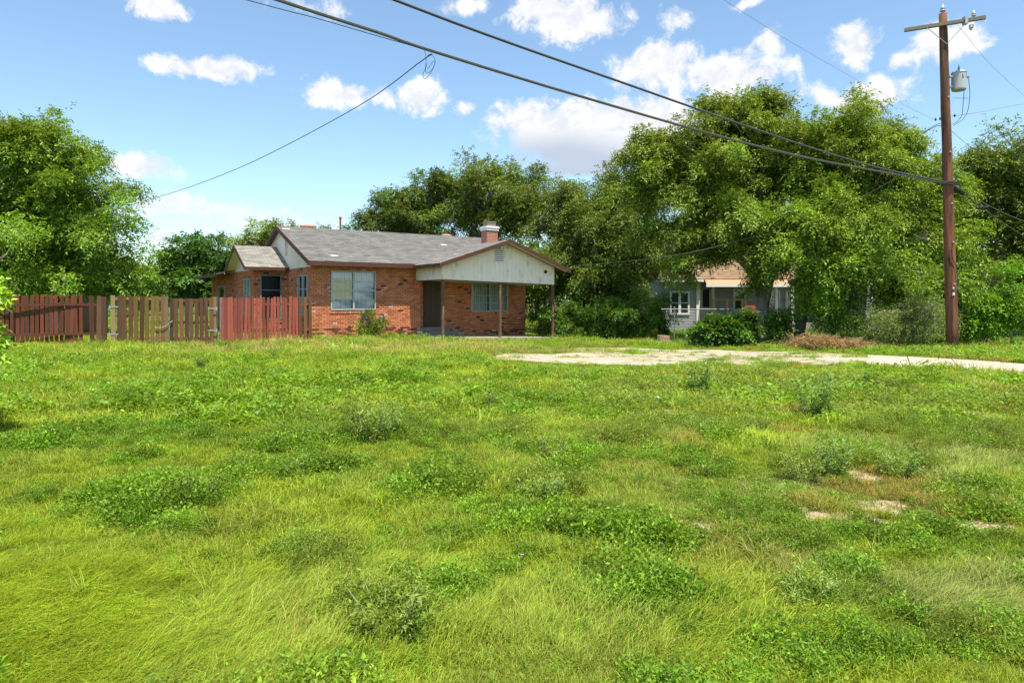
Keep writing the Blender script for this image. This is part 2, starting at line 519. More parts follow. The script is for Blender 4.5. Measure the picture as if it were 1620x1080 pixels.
def sheet(name, poly, mat, lift, step=.25, ragged=.3, seed=5):
    xs = np.arange(min(p[0] for p in poly) - .5, max(p[0] for p in poly) + .5, step)
    ys = np.arange(min(p[1] for p in poly) - .5, max(p[1] for p in poly) + .5, step)
    X, Y = np.meshgrid(xs, ys)
    D = poly_dist(poly, X, Y) + (fbm(X * .9, Y * .9, seed, 3) - .5) * ragged * 2
    Z = gz(X, Y) + lift - .05 * sstep(D, -.25, .25)
    nx = len(xs)
    vid = {}; v = []; f = []
    keep = D < .3
    for j in range(len(ys) - 1):
        for i in range(nx - 1):
            if keep[j, i] and keep[j, i + 1] and keep[j + 1, i] and keep[j + 1, i + 1]:
                q = []
                for (a, b) in ((j, i), (j, i + 1), (j + 1, i + 1), (j + 1, i)):
                    if (a, b) not in vid:
                        vid[(a, b)] = len(v); v.append((X[a, b], Y[a, b], Z[a, b]))
                    q.append(vid[(a, b)])
                f.append(tuple(q))
    mb = MB(); mb.v = v; mb.f = f; mb.c = [(1, 1, 1)] * len(f)
    return mb.build(name, mat, smooth=True)


o = sheet('driveway', DRIVE, M['caliche'], .022)
tag(o, 'pale caliche and gravel driveway broken up by grass', None, None, 'structure')
# the concrete strip: cast slabs with joints
strip = empty('road', (0, 0, 0)); tag(strip, 'pale concrete driveway strip of cast slabs', None, None, 'structure')
far = [ground_at(1372, 561), ground_at(1625, 577.5), ground_at(2300, 620)]
near = [ground_at(1368, 578), ground_at(1625, 591), ground_at(2300, 655)]


def lerp_path(path, s):
    L = [0]
    for a, b in zip(path, path[1:]): L.append(L[-1] + (b - a).length)
    d = s * L[-1]
    for i in range(len(path) - 1):
        if d <= L[i + 1] + 1e-6:
            return path[i].lerp(path[i + 1], (d - L[i]) / (L[i + 1] - L[i]))
    return path[-1].copy()


NS = 9
for i in range(NS):
    s0, s1 = i / NS + .0012, (i + 1) / NS - .0012
    q = [lerp_path(near, s0), lerp_path(near, s1), lerp_path(far, s1), lerp_path(far, s0)]
    zo = random.uniform(-.008, .01)
    for p in q: p.z = float(gz(p.x, p.y)) + .03 + zo
    mb = MB(); mb.prism([p - Vector((0, 0, .1)) for p in q], (0, 0, .1), (random.uniform(.92, 1.05),) * 3)
    mb.build('slab', M['paving'], strip)

# ------------------------------------------------------------------ the brick house
UV = Vector((0.83517, 0.54999)); HA = Vector((-7.6935, 26.129))
HROT = math.atan2(UV.y, UV.x)
house = empty('brick_house', (HA.x, HA.y, 0), HROT, 'single storey orange brick house with grey shingle roof and white gabled porch', 'house')


def brick_col(r, z):
    k = r.random()
    if k < .018: return (.58, .46, .38)
    if k < .038: return (.10, .05, .035)
    s = r.uniform(.72, 1.18)
    b = (.66 * s, .235 * s * r.uniform(.88, 1.12), .115 * s)
    if z < .42:
        k2 = r.random()
        if k2 < .22 * (1 - z / .45): return (.45 * s, .33 * s, .25 * s)
        if k2 < .5: return (.16 * s, .06 * s, .035 * s)
    return b


def brick_wall(parent, name, org, dirv, length, zb, ztop, openings, seed, thick=.2, back=True):
    """wall along dirv (unit 2D, local) from org; outward normal is to the right of dirv; ztop is a number or function of the run"""
    r = random.Random(seed)
    dx, dy = dirv; nx, ny = dy, -dx
    top = ztop if callable(ztop) else (lambda s: ztop)

    def pt(s, d, z): return (org[0] + dx * s + nx * d, org[1] + dy * s + ny * d, z)
    mb = MB()
    xs = sorted({0, length, *[o[0] for o in openings], *[o[1] for o in openings]})
    for a, b in zip(xs, xs[1:]):
        spans = [(zb, None)]
        for o in openings:
            if o[0] <= a + 1e-6 and o[1] >= b - 1e-6:
                spans = [(zb, o[2]), (o[3], None)]
        for z0, z1 in spans:
            za, zc = (z1, z1) if z1 is not None else (top(a), top(b))
            if za - z0 < .01: continue
            poly = [pt(a, -thick, z0), pt(b, -thick, z0), pt(b, -thick, zc), pt(a, -thick, za)]
            mb.prism(poly, (nx * thick, ny * thick, 0))
    w = mb.build(name, M['mortar'], parent)
    bb = MB(); CH, BL, J = .078, .212, .017
    nrow = int((max(top(0), top(length), top(length / 2)) - zb) / CH) + 1
    for k in range(nrow):
        z0 = zb + k * CH; z1 = z0 + CH - J
        s = -.5 * BL * (k % 2) - r.uniform(0, .01)
        while s < length:
            e = s + BL - J
            segs = [(max(s, 0.0), min(e, length))]
            for o in openings:
                if z1 > o[2] - (.12 if o[2] > zb + .1 else 0) and z0 < o[3]:
                    ns = []
                    for a, b in segs:
                        if b <= o[0] or a >= o[1]: ns.append((a, b)); continue
                        if a < o[0]: ns.append((a, o[0] - .004))
                        if b > o[1]: ns.append((o[1] + .004, b))
                    segs = ns
            for a, b in segs:
                if b - a < .03: continue
                tz = min(top(a), top(b))
                if z0 > tz - .02: continue
                pr = .012 + r.uniform(-.004, .006)
                if r.random() < .02: pr += .012
                c = brick_col(r, z0 - zb)
                zz = min(z1, tz)
                p = [pt(a, -.002, z0), pt(b, -.002, z0), pt(b, pr, z0), pt(a, pr, z0)]
                bb.prism(p, (0, 0, zz - z0), c)
            s += BL
    # rowlock sills
    for o in openings:
        if o[2] > zb + .1 and o[1] - o[0] > .5:
            s = o[0] - .05
            while s < o[1] + .02:
                c = brick_col(r, 9)
                p = [pt(s, -.002, o[2] - .125), pt(s + .062, -.002, o[2] - .125), pt(s + .062, .035, o[2] - .13), pt(s, .035, o[2] - .13)]
                bb.prism(p, (0, 0, .12), c)
                s += .074
    bo = bb.build('bricks', M['brick'], w)
    bo['kind'] = 'stuff'
    return w


MUL = (.4, .42, .42)


def window(parent, loc, rz, w, h, units, rows, mat='frame', curtain=None, seed=0, fw=.05, name='window', inner=.035, yellow=False, glass='glass'):
    """window in local x (width), z (height); outside is -y. The mesh itself is the frame."""
    mb = MB()
    uw = w / units
    d0, d1 = -.035, .05
    mb.box(0, w, d0, d1, 0, fw); mb.box(0, w, d0, d1, h - fw, h)
    mb.box(0, fw, d0, d1, fw, h - fw); mb.box(w - fw, w, d0, d1, fw, h - fw)
    for i in range(1, units):
        mb.box(i * uw - fw * .7, i * uw + fw * .7, d0, d1, fw, h - fw)
    fr = mb.build(name, M[mat], parent)
    fr.location = loc; fr.rotation_euler = (0, 0, rz)
    rr = random.Random(seed)
    for i in range(units):
        x0 = i * uw + (fw if i == 0 else fw * .7); x1 = (i + 1) * uw - (fw if i == units - 1 else fw * .7)
        zz = [fw + (h - 2 * fw) * k / rows for k in range(rows + 1)]
        for k in range(1, rows):
            b = MB(); t_ = .022 if k * 2 == rows else .013
            b.box(x0, x1, -.015, .03, zz[k] - t_, zz[k] + t_)
            b.build('glazing_bar', M[mat], fr)
        for k in range(rows):
            b = MB()
            tl = rr.uniform(-.004, .004)
            b.prism([(x0, .006 + tl, zz[k] + .012), (x1, .006 - tl, zz[k] + .012), (x1, .006, zz[k + 1] - .012), (x0, .006, zz[k + 1] - .012)], (0, .005, 0))
            b.build('pane', M[glass], fr)
        if not curtain:
            b = MB(); b.box(x0, x1, .16, .17, fw, h - fw, (.018, .02, .022)); b.build('unlit_room_sheet', M['plain'], fr)  # near-black sheet painted in for the unlit room behind the glass
        if curtain:
            b = MB(); n = 46
            col0 = curtain
            for c_ in range(n):
                def cx(q): return x0 + (x1 - x0) * q / n
                def cy(q, zt): return .11 + .035 * math.sin(q * .62 + seed + i * 2) + .018 * math.sin(q * 1.7 + i + zt * 2)
                for kz in range(6):
                    za, zb_ = fw * .4 + (h - fw) * kz / 6, fw * .4 + (h - fw) * (kz + 1) / 6
                    col = col0
                    sh = .82 + .18 * math.sin(c_ * .62 + seed)
                    if yellow and i == 0:
                        zm = (za + zb_) / 2
                        if .27 * h < zm < .74 * h: col = (.80, .66, .24)
                    col = tuple(q_ * (1.0) for q_ in col)
                    b.face([(cx(c_), cy(c_, za), za), (cx(c_ + 1), cy(c_ + 1, za), za), (cx(c_ + 1), cy(c_ + 1, zb_), zb_), (cx(c_), cy(c_, zb_), zb_)], col)
            b.build('curtain', M['plain'], fr, smooth=True)
    return fr


RIDGE_V, RIDGE_Z, EAVE_V, EAVE_Z = 4.2, 4.72, -.5, 2.98
SL = (RIDGE_Z - EAVE_Z) / (RIDGE_V - EAVE_V)
ULEFT, URIGHT = -.22, 10.75


def main_z(v): return EAVE_Z + SL * (v - EAVE_V) if v < RIDGE_V else RIDGE_Z - SL * (v - RIDGE_V)


SAG = lambda u: -.026 * (u - 4.4)
PX0, PXM, PX1, PV = 4.07, 7.25, 10.33, -2.86
P_EAVE, P_RIDGE = 2.86, 3.97
PSL = (P_RIDGE - P_EAVE) / (PXM - PX0)


def porch_z(u):
    return P_RIDGE - PSL * abs(u - PXM) + SAG(u) * .8 + .05


WALLTOP = 2.80
# front wall left of the porch
brick_wall(house, 'wall', (0, 0), (1, 0), 4.6, -.05, WALLTOP + .02, [(.76, 2.61, 1.12, 2.66)], 1)
# porch wall, set back
brick_wall(house, 'wall', (4.6, .6), (1, 0), 5.75, -.3, WALLTOP + .05, [(.47, 1.37, .36, 2.40), (2.80, 4.74, .98, 2.46)], 2)
# return between them, right end wall and rear wall
brick_wall(house, 'wall', (4.6, 0), (0, 1), .4, -.3, WALLTOP, [], 3, thick=.15)
brick_wall(house, 'wall', (10.35, .6), (0, 1), 7.3, -.3, WALLTOP, [], 4)
brick_wall(house, 'wall', (10.35, 8.4), (-1, 0), 10.35, -.2, WALLTOP, [(3, 4.2, 1, 2.2)], 5)
# left end wall of the main block (faces -u): runs from the back to the front
WV = 3.3                                   # where the wing's front wall meets it
brick_wall(house, 'wall', (0, WV), (0, -1), WV, -.05, lambda s: WALLTOP + .0, [(WV - 1.62, WV - .36, .9, 2.5)], 6)
# wing
WU = -1.38
brick_wall(house, 'wall', (WU, WV), (1, 0), -WU, -.05, 2.74, [(.27, 1.13, .7, 2.56)], 7, thick=.16)
brick_wall(house, 'wall', (WU, 12.6), (0, -1), 12.6 - WV, -.05, 2.76, [(12.6 - 4.9, 12.6 - 3.75, .9, 2.42), (12.6 - 10.6, 12.6 - 9.1, .2, 2.2)], 8)
brick_wall(house, 'wall', (0, 12.6), (-1, 0), 1.38, -.05, 2.5, [], 9)

window(house, (.76, -.02, 1.12), 0, 1.85, 1.54, 2, 4, 'frame', (.82, .86, .98), 3, yellow=True)
window(house, (7.40, .58, .98), 0, 1.94, 1.48, 2, 4, 'frame', (.74, .76, .72), 5)
window(house, (WU + .27, WV - .02, .7), 0, .86, 1.86, 1, 3, 'dark_frame', None, 6, fw=.045, glass='old_glass')
window(house, (-.02, 1.62, .9), -math.pi / 2, 1.26, 1.6, 2, 3, 'frame', None, 7)
window(house, (WU - .02, 4.9, .9), -math.pi / 2, 1.15, 1.52, 2, 3, 'frame', None, 8)
window(house, (WU - .02, 10.6, .2), -math.pi / 2, 1.5, 2.0, 1, 3, 'frame', None, 9)
window(house, (10.35 - 4.2 + 0.0, 8.42, 1.0), math.pi, 0.01 + 1.19, 1.2, 1, 2, 'frame', None, 10).location = (7.35, 8.42, 1.0)


b = MB(); b.box(-1.2, -.05, 4.62, 4.7, 0, 2.7); b.box(-.35, -.27, 4.75, 12.4, 0, 2.4); b.box(.68, .74, .25, 3.2, 0, 2.7); b.box(1.0, 10.2, 3.2, 3.3, 0, 2.7)  # inner screens added only to keep the rooms behind the windows dark
o = b.build('blackout_screen', M['mortar'], house); o['kind'] = 'stuff'
# roofs -------------------------------------------------------------
def roof_slope(parent, name, org, along, up, L, S, seed, keep=None, tint0=(.30, .29, .29), deck_poly=None):
    """org: eave start corner, along: unit vector along the eave, up: unit vector up the slope"""
    org, along, up = Vector(org), Vector(along).normalized(), Vector(up).normalized()
    nrm_ = along.cross(up).normalized()
    if nrm_.z < 0: nrm_ = -nrm_
    r = random.Random(seed)
    d = MB()
    poly = deck_poly or [org, org + along * L, org + along * L + up * S, org + up * S]
    poly = [Vector(p) for p in poly]
    d.prism([p - nrm_ * .05 for p in poly], nrm_ * .05)
    deck = d.build(name, M['deck'], parent)
    mb = MB(); CE, TW = .145, .31
    rows = int(S / CE) + 1
    for k in range(rows):
        s0 = k * CE; s1 = min(s0 + CE * 1.02, S)
        if s1 - s0 < .02: continue
        x = -(k % 2) * TW / 2 - r.uniform(0, .03)
        while x < L:
            a, b = max(x, 0), min(x + TW - .008, L)
            x += TW
            if b - a < .02: continue
            cen = org + along * (a + b) / 2 + up * (s0 + s1) / 2
            if keep and not keep(cen): continue
            lift = .011 + r.uniform(0, .005)
            if r.random() < .01: lift += .012
            g_ = r.uniform(.76, 1.2)
            k_ = r.random()
            col = tuple(c * g_ for c in tint0)
            if k_ < .004: col = (.62, .60, .56)
            p0 = org + along * a + up * s0 + nrm_ * lift
            p1 = org + along * b + up * s0 + nrm_ * lift
            p2 = org + along * b + up * s1 + nrm_ * .003
            p3 = org + along * a + up * s1 + nrm_ * .003
            mb.face([p0, p1, p2, p3], col)
            mb.face([p0 - nrm_ * lift, p1 - nrm_ * lift, p1, p0], col)
    so = mb.build('shingles', M['shingle'], deck)
    so['kind'] = 'stuff'
    return deck


def hv(p): return p.x, p.y


SLEN = math.hypot(RIDGE_V - EAVE_V, RIDGE_Z - EAVE_Z)
upm = Vector((0, RIDGE_V - EAVE_V, RIDGE_Z - EAVE_Z)).normalized()
roof_slope(house, 'roof', (ULEFT, EAVE_V, EAVE_Z), (1, 0, 0), upm, URIGHT - ULEFT, SLEN, 21,
           keep=lambda c: not (c.x > PX0 and c.x < PX1 and porch_z(c.x) > main_z(c.y) + .01), tint0=(.160, .156, .152))
upb = Vector((0, -(RIDGE_V - EAVE_V), RIDGE_Z - EAVE_Z)).normalized()
roof_slope(house, 'roof', (ULEFT, 2 * RIDGE_V - EAVE_V, EAVE_Z), (1, 0, 0), upb, URIGHT - ULEFT, SLEN, 22)
# porch slopes run back until the main roof swallows them
PB = 2.6
for sgn, ue in ((1, PX0), (-1, PX1)):
    ze = porch_z(ue)
    upv = Vector((PXM - ue, 0, porch_z(PXM) - ze))
    roof_slope(house, 'roof', (ue, PV, ze), (0, 1, 0), upv, PB - PV, upv.length, 23 + sgn,
               keep=lambda c: c.y < EAVE_V or c.z > main_z(c.y) - .03, tint0=(.235, .226, .212),
               deck_poly=[(ue, PV, ze), (ue, EAVE_V + (ze - EAVE_Z) / SL + (.02 if ze > EAVE_Z else 0), ze), (PXM, EAVE_V + (porch_z(PXM) - EAVE_Z) / SL, porch_z(PXM)), (PXM, PV, porch_z(PXM))])
# wing gable roof
WE_V, WE_Z, WR_V, WR_Z, WLEFT = 2.93, 2.86, 5.0, 3.86, -1.78
wl = 2 * WR_V - WE_V
upw = Vector((0, WR_V - WE_V, WR_Z - WE_Z))
roof_slope(house, 'roof', (WLEFT, WE_V, WE_Z), (1, 0, 0), upw, -WLEFT - .01, upw.length, 31, tint0=(.235, .225, .205))
roof_slope(house, 'roof', (WLEFT, wl, WE_Z), (1, 0, 0), (0, WE_V - WR_V, WR_Z - WE_Z), -WLEFT - .01, upw.length, 32, tint0=(.235, .225, .205))
# low lean-to roof further back on the left
roof_slope(house, 'roof', (-2.15, 6.9, 2.72), (0, 1, 0), (2.2, 0, .45), 6.2, 2.24, 33, tint0=(.15, .145, .14))

# trim boards
tb = MB()
tb.box(ULEFT, PX0 + .02, EAVE_V - .03, EAVE_V - .002, EAVE_Z - .17, EAVE_Z + .005)
tb.build('fascia', M['trim'], house)
tb = MB()
tb.box(PX1, URIGHT, EAVE_V - .03, EAVE_V - .002, EAVE_Z - .17, EAVE_Z + .005)
tb.build('fascia', M['trim'], house)


def rake(x, a, b, dep=.17, th=.03, x2=None):
    """board along a gable edge in the plane of constant x; a, b are (v, z) at the top"""
    mb = MB()
    mb.prism([(x, a[0], a[1] + .012), (x, b[0], b[1] + .012), (x, b[0], b[1] - dep), (x, a[0], a[1] - dep)], (th if x2 is None else x2, 0, 0))
    mb.build('rake_board', M['trim'], house)


rake(ULEFT - .03, (EAVE_V, EAVE_Z), (RIDGE_V, RIDGE_Z))
rake(ULEFT - .03, (RIDGE_V, RIDGE_Z), (2 * RIDGE_V - EAVE_V, EAVE_Z))
rake(URIGHT, (EAVE_V, EAVE_Z), (RIDGE_V, RIDGE_Z)); rake(URIGHT, (RIDGE_V, RIDGE_Z), (2 * RIDGE_V - EAVE_V, EAVE_Z))
rake(WLEFT - .03, (WE_V, WE_Z), (WR_V, WR_Z), .14); rake(WLEFT - .03, (WR_V, WR_Z), (wl, WE_Z), .14)
b = MB(); b.box(WLEFT, -.02, WE_V - .03, WE_V - .002, WE_Z - .13, WE_Z + .005); b.build('fascia', M['trim'], house)
b = MB(); b.box(-2.18, -2.15, 6.9, 13.1, 2.58, 2.725); b.build('fascia', M['trim'], house)
# porch rakes (face the lot) and side fascia
for sgn, ue in ((1, PX0), (-1, PX1)):
    ze, zr = porch_z(ue), porch_z(PXM)
    b = MB(); b.prism([(ue, PV - .03, ze + .012), (PXM, PV - .03, zr + .012), (PXM, PV - .03, zr - .15), (ue, PV - .03, ze - .15)], (0, .028, 0))
    b.build('rake_board', M['trim'], house)
    b = MB(); x0, x1 = (ue - .03, ue - .002) if sgn > 0 else (ue + .002, ue + .03)
    b.box(x0, x1, PV - .03, EAVE_V if sgn > 0 else EAVE_V, ze - .13, ze + .005); b.build('fascia', M['trim'], house)

# soffits below the overhangs
sf = MB()
e = .055
sf.prism([(ULEFT, EAVE_V, EAVE_Z - e - .02), (-.02, EAVE_V, EAVE_Z - e - .02), (-.02, RIDGE_V, RIDGE_Z - e - .02), (ULEFT, RIDGE_V, RIDGE_Z - e - .02)], (0, 0, -.012))
sf.prism([(WLEFT, WE_V, WE_Z - e - .02), (WU, WE_V, WE_Z - e - .02), (WU, WR_V, WR_Z - e - .02), (WLEFT, WR_V, WR_Z - e - .02)], (0, 0, -.012))
sf.prism([(WLEFT, wl, WE_Z - e - .02), (WU, wl, WE_Z - e - .02), (WU, WR_V, WR_Z - e - .02), (WLEFT, WR_V, WR_Z - e - .02)], (0, 0, -.012))
for ue in (PX0, PX1):
    sf.prism([(ue, PV, porch_z(ue) - e - .02), (PXM, PV, porch_z(PXM) - e - .02), (PXM, PV + .33, porch_z(PXM) - e - .02), (ue, PV + .33, porch_z(ue) - e - .02)], (0, 0, -.012))
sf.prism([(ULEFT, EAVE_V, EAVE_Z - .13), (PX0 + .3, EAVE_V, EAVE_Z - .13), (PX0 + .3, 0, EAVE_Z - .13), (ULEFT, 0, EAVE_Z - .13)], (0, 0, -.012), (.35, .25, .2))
sf.build('soffit', M['soffit'], house)


def siding_gable(plane, lo, hi, zb, top, name='siding', mat='siding', wid=.2, groove=.005, dep=.022):
    """vertical boards between lo and hi; plane = ('x', x) faces -x or ('y', y) faces -y; top(s) gives the height"""
    mb = MB(); s = lo; r = random.Random(int(lo * 100) + 7)
    while s < hi - .01:
        e_ = min(s + wid - groove, hi)
        pts = [(s, zb(s)), (e_, zb(e_))]
        tops = [(e_, top(e_))]
        if s < PXM < e_ and plane[0] == 'y': tops.append((PXM, top(PXM)))
        tops.append((s, top(s)))
        if min(top(s), top(e_)) - zb(s) > .01 or len(tops) == 3:
            poly = pts + tops
            poly = [(q, max(z_, zb(q) + .002)) for q, z_ in poly]
            c = (r.uniform(.98, 1.02),) * 3
            if plane[0] == 'y': mb.prism([(q, plane[1], z_) for q, z_ in poly], (0, dep, 0), c)
            else: mb.prism([(plane[1], q, z_) for q, z_ in poly], (dep, 0, 0), c)
        s += wid
    o = mb.build(name, M[mat], house)
    o['kind'] = 'stuff'
    return o


# gable of the main block, facing left
mg = lambda v: main_z(v) - .075
b = MB(); b.prism([(.012, -.0, WALLTOP), (.012, 2 * RIDGE_V, WALLTOP), (.012, RIDGE_V, main_z(RIDGE_V) - .08)], (.05, 0, 0)); b.build('gable_board', M['siding_clean'], house)
siding_gable(('x', -.012), 0, 2 * RIDGE_V, lambda s: WALLTOP - .0, mg, mat='siding_clean', wid=.15)
wz = lambda v: (WE_Z + (WR_Z - WE_Z) * (v - WE_V) / (WR_V - WE_V) if v < WR_V else WR_Z - (WR_Z - WE_Z) * (v - WR_V) / (WR_V - WE_V)) - .075
b = MB(); b.prism([(WU + .012, WV - .3, 2.78), (WU + .012, wl + .0, 2.78), (WU + .012, WR_V, WR_Z - .08)], (.05, 0, 0)); b.build('gable_board', M['siding_clean'], house)
siding_gable(('x', WU - .012), WV, 2 * WR_V - WV, lambda s: 2.76, wz, mat='siding_clean', wid=.2)
# porch gable and sides
GV = -2.36
beamz = lambda s: 2.32 + SAG(s)
siding_gable(('y', GV), 4.4, 9.85, beamz, lambda s: porch_z(s) - .075, wid=.203)
b = MB(); b.prism([(4.43, GV + .03, beamz(4.4)), (9.82, GV + .03, beamz(9.85)), (9.82, GV + .03, porch_z(9.85) - .09), (PXM, GV + .03, porch_z(PXM) - .09), (4.43, GV + .03, porch_z(4.4) - .09)], (0, .03, 0)); b.build('gable_board', M['siding_clean'], house)
for x in (4.4, 9.85):
    mb = MB(); v = GV + .03; k = 0
    while v < (-.02 if x < 5 else .58):
        e_ = min(v + .195, -.015 if x < 5 else .58)
        x0, x1 = (x, x + .022) if x < 5 else (x - .022, x)
        mb.box(x0, x1, v, e_, beamz(x), porch_z(x) - .08); v += .203
    so = mb.build('siding', M['siding'], house); so['kind'] = 'stuff'
b = MB()
b.prism([(4.41, GV + .01, beamz(4.4) - .035), (9.84, GV + .01, beamz(9.85) - .035), (9.84, GV + .01, beamz(9.85) - .003), (4.41, GV + .01, beamz(4.4) - .003)], (0, .1, 0))
b.box(4.41, 4.5, GV + .12, -.02, beamz(4.4) - .035, beamz(4.4) - .003); b.build('beam', M['trim'], house)
b = MB(); b.prism([(4.45, GV + .1, 2.36 + SAG(4.4)), (9.8, GV + .1, 2.36 + SAG(9.8)), (9.8, .58, 2.36 + SAG(9.8)), (4.45, .58, 2.36 + SAG(4.4))], (0, 0, .02)); b.build('porch_ceiling', M['soffit'], house)
for i, x in enumerate((4.455, 7.10, 9.80)):
    b = MB(); z0 = .05 + SAG(x); z1 = beamz(x) - .035
    b.box(x - .05, x + .05, GV + .01, GV + .11, z0, z1)
    b.build('post', M['post'], house)
# slab and steps
b = MB()
q = [(4.1, GV - .12), (10.35, GV - .12), (10.35, .5), (4.61, .5), (4.61, -.1), (4.1, -.1)]
b.prism([(x, y, -.45) for x, y in q], (0, 0, .50))
b.v = [(x, y, z + (SAG(x) if z > -.1 else 0)) for x, y, z in b.v]
b.build('porch_slab', M['concrete'], house)
for i, (d, z1) in enumerate(((.95, .20), (.62, .36))):
    b = MB(); b.box(4.62, 6.2 - i * .2, .58 - d, .58 + (-.0), .0 - .08 if i == 0 else .2, z1 - .0); b.build('step', M['steps'], house)
b = MB(); b.box(6.2, 6.75, .1, .56, -.08, .12); b.box(6.22, 6.5, .2, .55, .121, .22); b.build('step', M['concrete'], house)
b = MB()
for _ in range(9):
    x = random.uniform(4.15, 4.6); s = random.uniform(.05, .1); y = random.uniform(-.5, -.15); z = random.uniform(.04, .07)
    b.box(x, x + s * 1.4, y, y + s, z, z + s)
b.build('rubble', M['steps'], house)
# door with raised grid panels
b = MB(); b.box(5.07, 5.97, .63, .67, .37, 2.38)
dr = b.build('door', M['door'], house)
for i in range(3):
    for j in range(6):
        b = MB(); x = 5.13 + i * .275; z = .45 + j * .32
        b.box(x, x + .235, .612, .629, z, z + .27); b.build('panel', M['door'], dr)
b = MB(); b.lathe([(.0, 0), (.03, .005), (.032, .03), (.012, .04), (.012, .07)], n=10)
k = b.build('handle', M['metal'], dr); k.location = (5.91, .61, 1.35); k.rotation_euler = (math.pi / 2, 0, 0)
b = MB(); b.box(5.02, 5.07, .57, .66, .36, 2.44); b.box(5.97, 6.02, .57, .66, .36, 2.44); b.box(5.07, 5.97, .57, .66, 2.39, 2.44); b.build('door_frame', M['door'], house)


# gable vents
def vent(loc, rz, w, h, n):
    mb = MB(); f_ = .03
    mb.box(0, w, -.03, .0, 0, f_); mb.box(0, w, -.03, .0, h - f_, h); mb.box(0, f_, -.03, 0, f_, h - f_); mb.box(w - f_, w, -.03, 0, f_, h - f_)
    fr = mb.build('vent', M['siding_clean'], house); fr.location = loc; fr.rotation_euler = (0, 0, rz)
    bk = MB(); bk.box(f_, w - f_, -.006, -.002, f_, h - f_, (.02, .02, .02)); bk.build('backing', M['plain'], fr)  # near-black panel painted in for the shaded gaps between slats
    p = (h - 2 * f_) / n
    for i in range(n):
        b_ = MB(); z = f_ + i * p
        b_.prism([(f_, -.028, z + .01), (f_, -.008, z + p * .72), (f_, -.004, z + p * .66), (f_, -.024, z)], (w - 2 * f_, 0, 0))
        b_.build('slat', M['white_frame'], fr)


vent((6.78, GV - .002, 3.03), 0, .48, .72, 8)
vent((-.014, 3.55, 3.30), -math.pi / 2, .42, .95, 9)
vent((WU - .014, 4.95, 3.1), -math.pi / 2, .3, .45, 5)
# lamp under the porch gable peak and a sensor by its right eave
b = MB(); b.lathe([(.03, .1), (.035, .06), (.03, .05)], n=10)
lf = b.build('porch_light', M['trim'], house); lf.location = (7.1, GV - .08, 3.70)
b = MB(); b.lathe([(.005, -.09), (.04, -.07), (.055, -.03), (.04, .02), (.02, .05)], n=12); b.build('bulb', M['white'], lf, smooth=True)
b = MB(); b.lathe([(.0, 0), (.06, .0), (.075, .03), (.06, .08), (.02, .1)], n=12, col=(.05, .03, .03)); o = b.build('sensor', M['plain'], house); o.location = (9.35, GV - .01, 2.72); o.rotation_euler = (math.pi / 2, 0, 0)
# hose bib and pipe on the porch wall
b = MB(); b.tube([(8.95, .57, .62), (8.95, .54, .42), (9.3, .54, .40), (10.2, .54, .40), (10.3, .54, .5), (10.3, .54, .75)], .014, 6); b.tube([(8.9, .54, .66), (9.08, .54, .66)], .02, 6)
b.build('pipe', M['black'], house)
b = MB(); b.box(4.45, 4.6, -.05, -.014, .12, .2); b.build('stub', M['white'], house)

# chimneys and the vent pipe
CX, CY = 9.35, 2.2
b = MB(); b.box(CX - .29, CX + .29, CY - .27, CY + .27, 3.6, 4.85, (.42, .17, .12))
ch = b.build('chimney', M['mortar'], house)
bb = MB()
rr = random.Random(9)
for k in range(int(.95 / .075)):
    z = 3.95 + k * .075
    for sx in range(-2, 3):
        for fy in (-1, 1):
            x = sx * .17 + (k % 2) * .08 - .33 + .33
            x0_, x1_ = max(CX + x - .15, CX - .30), min(CX + x, CX + .30)
            if x1_ - x0_ < .03: continue
            c = (.52 * rr.uniform(.85, 1.1), .24 * rr.uniform(.9, 1.1), .18)
            y0_ = CY - .282 if fy < 0 else CY + .27
            bb.box(x0_, x1_, y0_, y0_ + .012, z, z + .063, c)
        for fx in (-1, 1):
            y = sx * .17 + (k % 2) * .08
            y0_, y1_ = max(CY + y - .15, CY - .27), min(CY + y, CY + .27)
            if y1_ - y0_ < .03: continue
            x0_ = CX - .302 if fx < 0 else CX + .29
            bb.box(x0_, x0_ + .012, y0_, y1_, z, z + .063, (.52, .24, .18))
o = bb.build('bricks', M['brick'], ch); o['kind'] = 'stuff'
b = MB(); b.box(CX - .34, CX + .34, CY - .32, CY + .32, 4.86, 5.06); b.box(CX - .37, CX + .37, CY - .35, CY + .35, 4.98, 5.03); b.build('cap', M['white'], ch)
b = MB(); b.box(CX - .24, CX + .24, CY - .21, CY + .21, 5.065, 5.26, (.21, .16, .14)); b.box(CX - .255, CX + .255, CY - .225, CY + .225, 5.26, 5.30, (.26, .2, .17)); b.build('flue', M['plain'], ch)


def spot_behind(px, v):
    r = (px - 810) / F
    b0 = HA.x - .54999 * v; b1 = HA.y + .83517 * v
    return (r * b1 - b0) / (.83517 - r * .54999)


for px, z1, w in ((487.5, 4.96, .34), (706, 4.90, .27)):
    u_ = spot_behind(px, 5.4)
    b = MB(); b.lathe([(w, 4.1), (w, z1 - .1), (w * 1.12, z1 - .09), (w * 1.12, z1 - .03), (w * .5, z1 + .02)], u_, 5.4, 14, (.62, .28, .18))
    b.build('chimney', M['brick'], house)
u_ = spot_behind(538.5, 5.0)
b = MB(); b.lathe([(.05, 4.2), (.05, 5.32), (.07, 5.325), (.075, 5.36), (.02, 5.42)], u_, 5.0, 10); b.build('vent_pipe', M['rust'], house)
